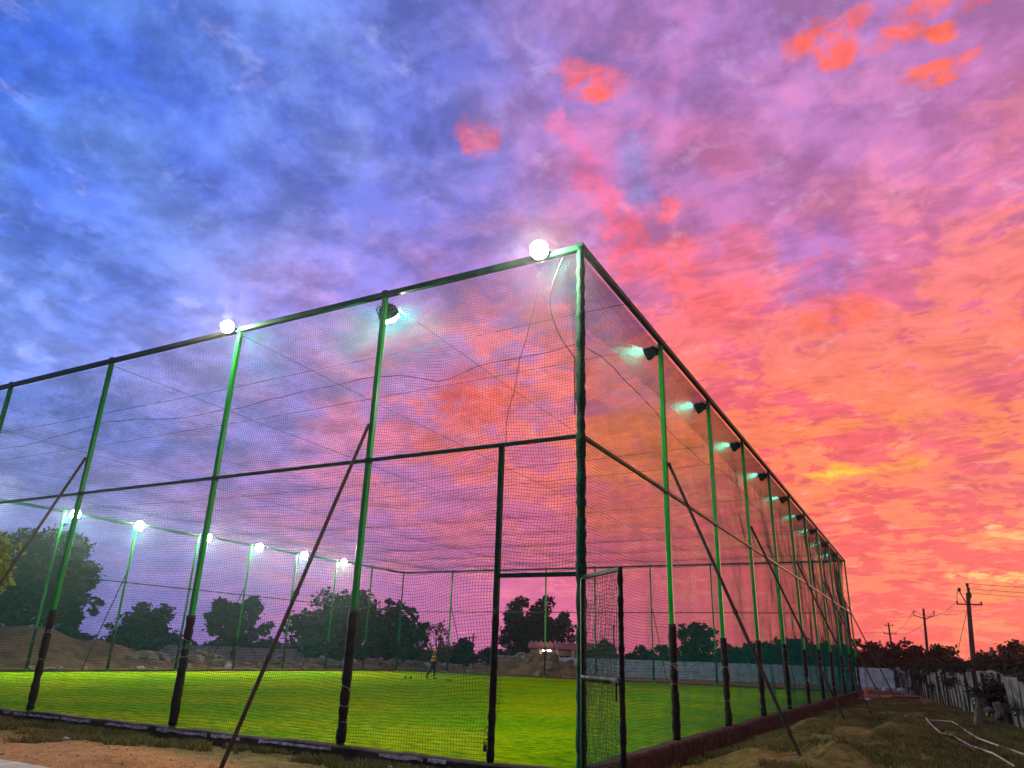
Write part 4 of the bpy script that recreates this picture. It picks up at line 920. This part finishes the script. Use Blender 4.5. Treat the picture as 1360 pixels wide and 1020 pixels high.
#        pelvis 0        belly           chest           neck           head base       crown
V = [(0, 0, .88), (0, 0, 1.02), (.02, 0, 1.20), (.03, 0, 1.36), (.05, 0, 1.44), (.06, 0, 1.55),
     (0, .09, .84), (.10, .10, .47), (.05, .10, .08), (.19, .11, .03),          # leading leg 6-9
     (0, -.09, .84), (-.12, -.10, .47), (-.34, -.10, .16), (-.27, -.11, .05),   # trailing leg 10-13
     (.02, .17, 1.30), (-.04, .21, 1.05), (.06, .22, .83), (.09, .22, .75),     # arm 14-17
     (.02, -.17, 1.30), (.12, -.21, 1.06), (.28, -.20, .92), (.34, -.19, .86),  # arm 18-21
     (.09, 0, 1.47)]                                                             # face
E_ = [(0, 1), (1, 2), (2, 3), (3, 4), (4, 5), (0, 6), (6, 7), (7, 8), (8, 9), (0, 10), (10, 11), (11, 12), (12, 13), (2, 14), (14, 15), (15, 16), (16, 17), (2, 18), (18, 19), (19, 20), (20, 21), (4, 22)]
rad = [.12, .115, .13, .055, .075, .06, .085, .055, .04, .035, .085, .055, .04, .035, .05, .04, .028, .03, .05, .04, .028, .03, .05]
def fingers(wr, d, side):
    global V, E_, rad
    base = V[wr]
    for k in range(4):
        y = (k-1.5)*.017; i = len(V); L_ = (.062, .074, .070, .055)[k]
        V += [(base[0]+d[0]*.03, base[1]+y*.3, base[2]+d[2]*.03+y*.8), (base[0]+d[0]*(.03+L_*.6)+.006, base[1]+y*.3, base[2]+d[2]*(.03+L_*.6)+y), (base[0]+d[0]*(.03+L_)+.014, base[1]+y*.3+side*.012, base[2]+d[2]*(.03+L_)+y)]
        E_ += [(wr, i), (i, i+1), (i+1, i+2)]; rad += [.010, .009, .008]
    i = len(V); V += [(base[0]+.022, base[1]-side*.02, base[2]-.005), (base[0]+.035+d[0]*.03, base[1]-side*.028, base[2]+d[2]*.03)]; E_ += [(wr, i), (i, i+1)]; rad += [.010, .009]
fingers(17, (.25, 0, -.95), -1); fingers(21, (.75, 0, -.6), 1)
skin_fig('body', V, E_, rad, M['skin'], pr, 0, 2)
skin_fig('shirt', [(0, 0, .84), (0, 0, 1.02), (.02, 0, 1.20), (.03, 0, 1.33), (.02, .17, 1.30), (-.03, .205, 1.10), (.02, -.17, 1.30), (.10, -.205, 1.10)], [(0, 1), (1, 2), (2, 3), (2, 4), (4, 5), (2, 6), (6, 7)], [.145, .14, .155, .07, .07, .065, .07, .065], M['shirt'], pr, 0, 2)
skin_fig('trousers', [(0, 0, .90), (0, .09, .84), (.10, .10, .47), (.05, .10, .11), (0, -.09, .84), (-.12, -.10, .47), (-.33, -.10, .18)], [(0, 1), (1, 2), (2, 3), (0, 4), (4, 5), (5, 6)], [.13, .105, .078, .062, .105, .078, .062], M['trousers'], pr, 0, 2)
for a, b in (((.03, .10, .045), (.20, .105, .035)), ((-.36, -.10, .13), (-.25, -.11, .03))):
    MB().tube([Vector(a)-Vector((.03, 0, 0)), Vector(a), Vector(b), Vector(b)+Vector((.03, 0, 0))], [.03, .048, .042, .025], 9).build('shoe', M['shoe'], pr, True)
skin_fig('hair', [(.03, 0, 1.47), (.04, 0, 1.55)], [(0, 1)], [.075, .07], M['black'], pr, 0, 2)
p = MB(); n = 14; vs = []; fs = []
for j in range(6):
    a = j/5*math.pi/2
    for i in range(n): vs.append((.05+.108*math.cos(a)*math.cos(6.283*i/n), .108*math.cos(a)*math.sin(6.283*i/n), 1.53+.12*math.sin(a)))
for j in range(5):
    for i in range(n): fs.append((j*n+i, j*n+(i+1) % n, j*n+n+(i+1) % n, j*n+n+i))
p.add(vs, fs); p.box((.17, 0, 1.535), (.15, .17, .018), None, .9); p.build('cap', M['cap'], pr, True)
for i, (x, y) in enumerate([(-22.25, 26.9), (-22.0, 27.05)]):
    bm = bmesh.new(); bmesh.ops.create_uvsphere(bm, u_segments=20, v_segments=12, radius=.075); me = bpy.data.meshes.new('ball'); bm.to_mesh(me); bm.free(); me.materials.append(M['black']); me.polygons.foreach_set('use_smooth', np.ones(len(me.polygons), bool))
    o = link(bpy.data.objects.new('ball', me)); o.location = (x, y, .12); tag(o, ['left of two small dark balls lying on the turf', 'right of two small dark balls lying on the turf'][i], 'ball', 'balls on the turf')

# ------------------------------------------------------------------ last light of the sun
sd = bpy.data.lights.new('sun', 'SUN'); sd.energy = .3; sd.angle = R(10); sd.color = (1., .55, .36)
so = link(bpy.data.objects.new('sun', sd)); so.rotation_euler = (-dirv(72, 4)).to_track_quat('-Z', 'Y').to_euler()
S.cycles.use_denoising = True; S.cycles.max_bounces = 6; S.cycles.diffuse_bounces = 2; S.cycles.transparent_max_bounces = 16
S.cycles.use_adaptive_sampling = True; S.cycles.adaptive_threshold = .02; S.cycles.adaptive_min_samples = 24
# ------------------------------------------------------------------ thin haze added to give the lamps halos, one closed box round everything
hz = bpy.data.materials.new('haze'); hz.use_nodes = True
t_ = hz.node_tree; t_.nodes.clear(); pv = t_.nodes.new('ShaderNodeVolumePrincipled'); oo = t_.nodes.new('ShaderNodeOutputMaterial')
pv.inputs['Color'].default_value = (.92, .94, .96, 1); pv.inputs['Density'].default_value = .00045; pv.inputs['Anisotropy'].default_value = .926
t_.links.new(pv.outputs[0], oo.inputs['Volume'])
tag(MB().box((-20, 60, 6), (520, 520, 17)).build('haze', hz), 'thin haze added for the halos round the lamps', kind='stuff')
S.cycles.volume_bounces = 0
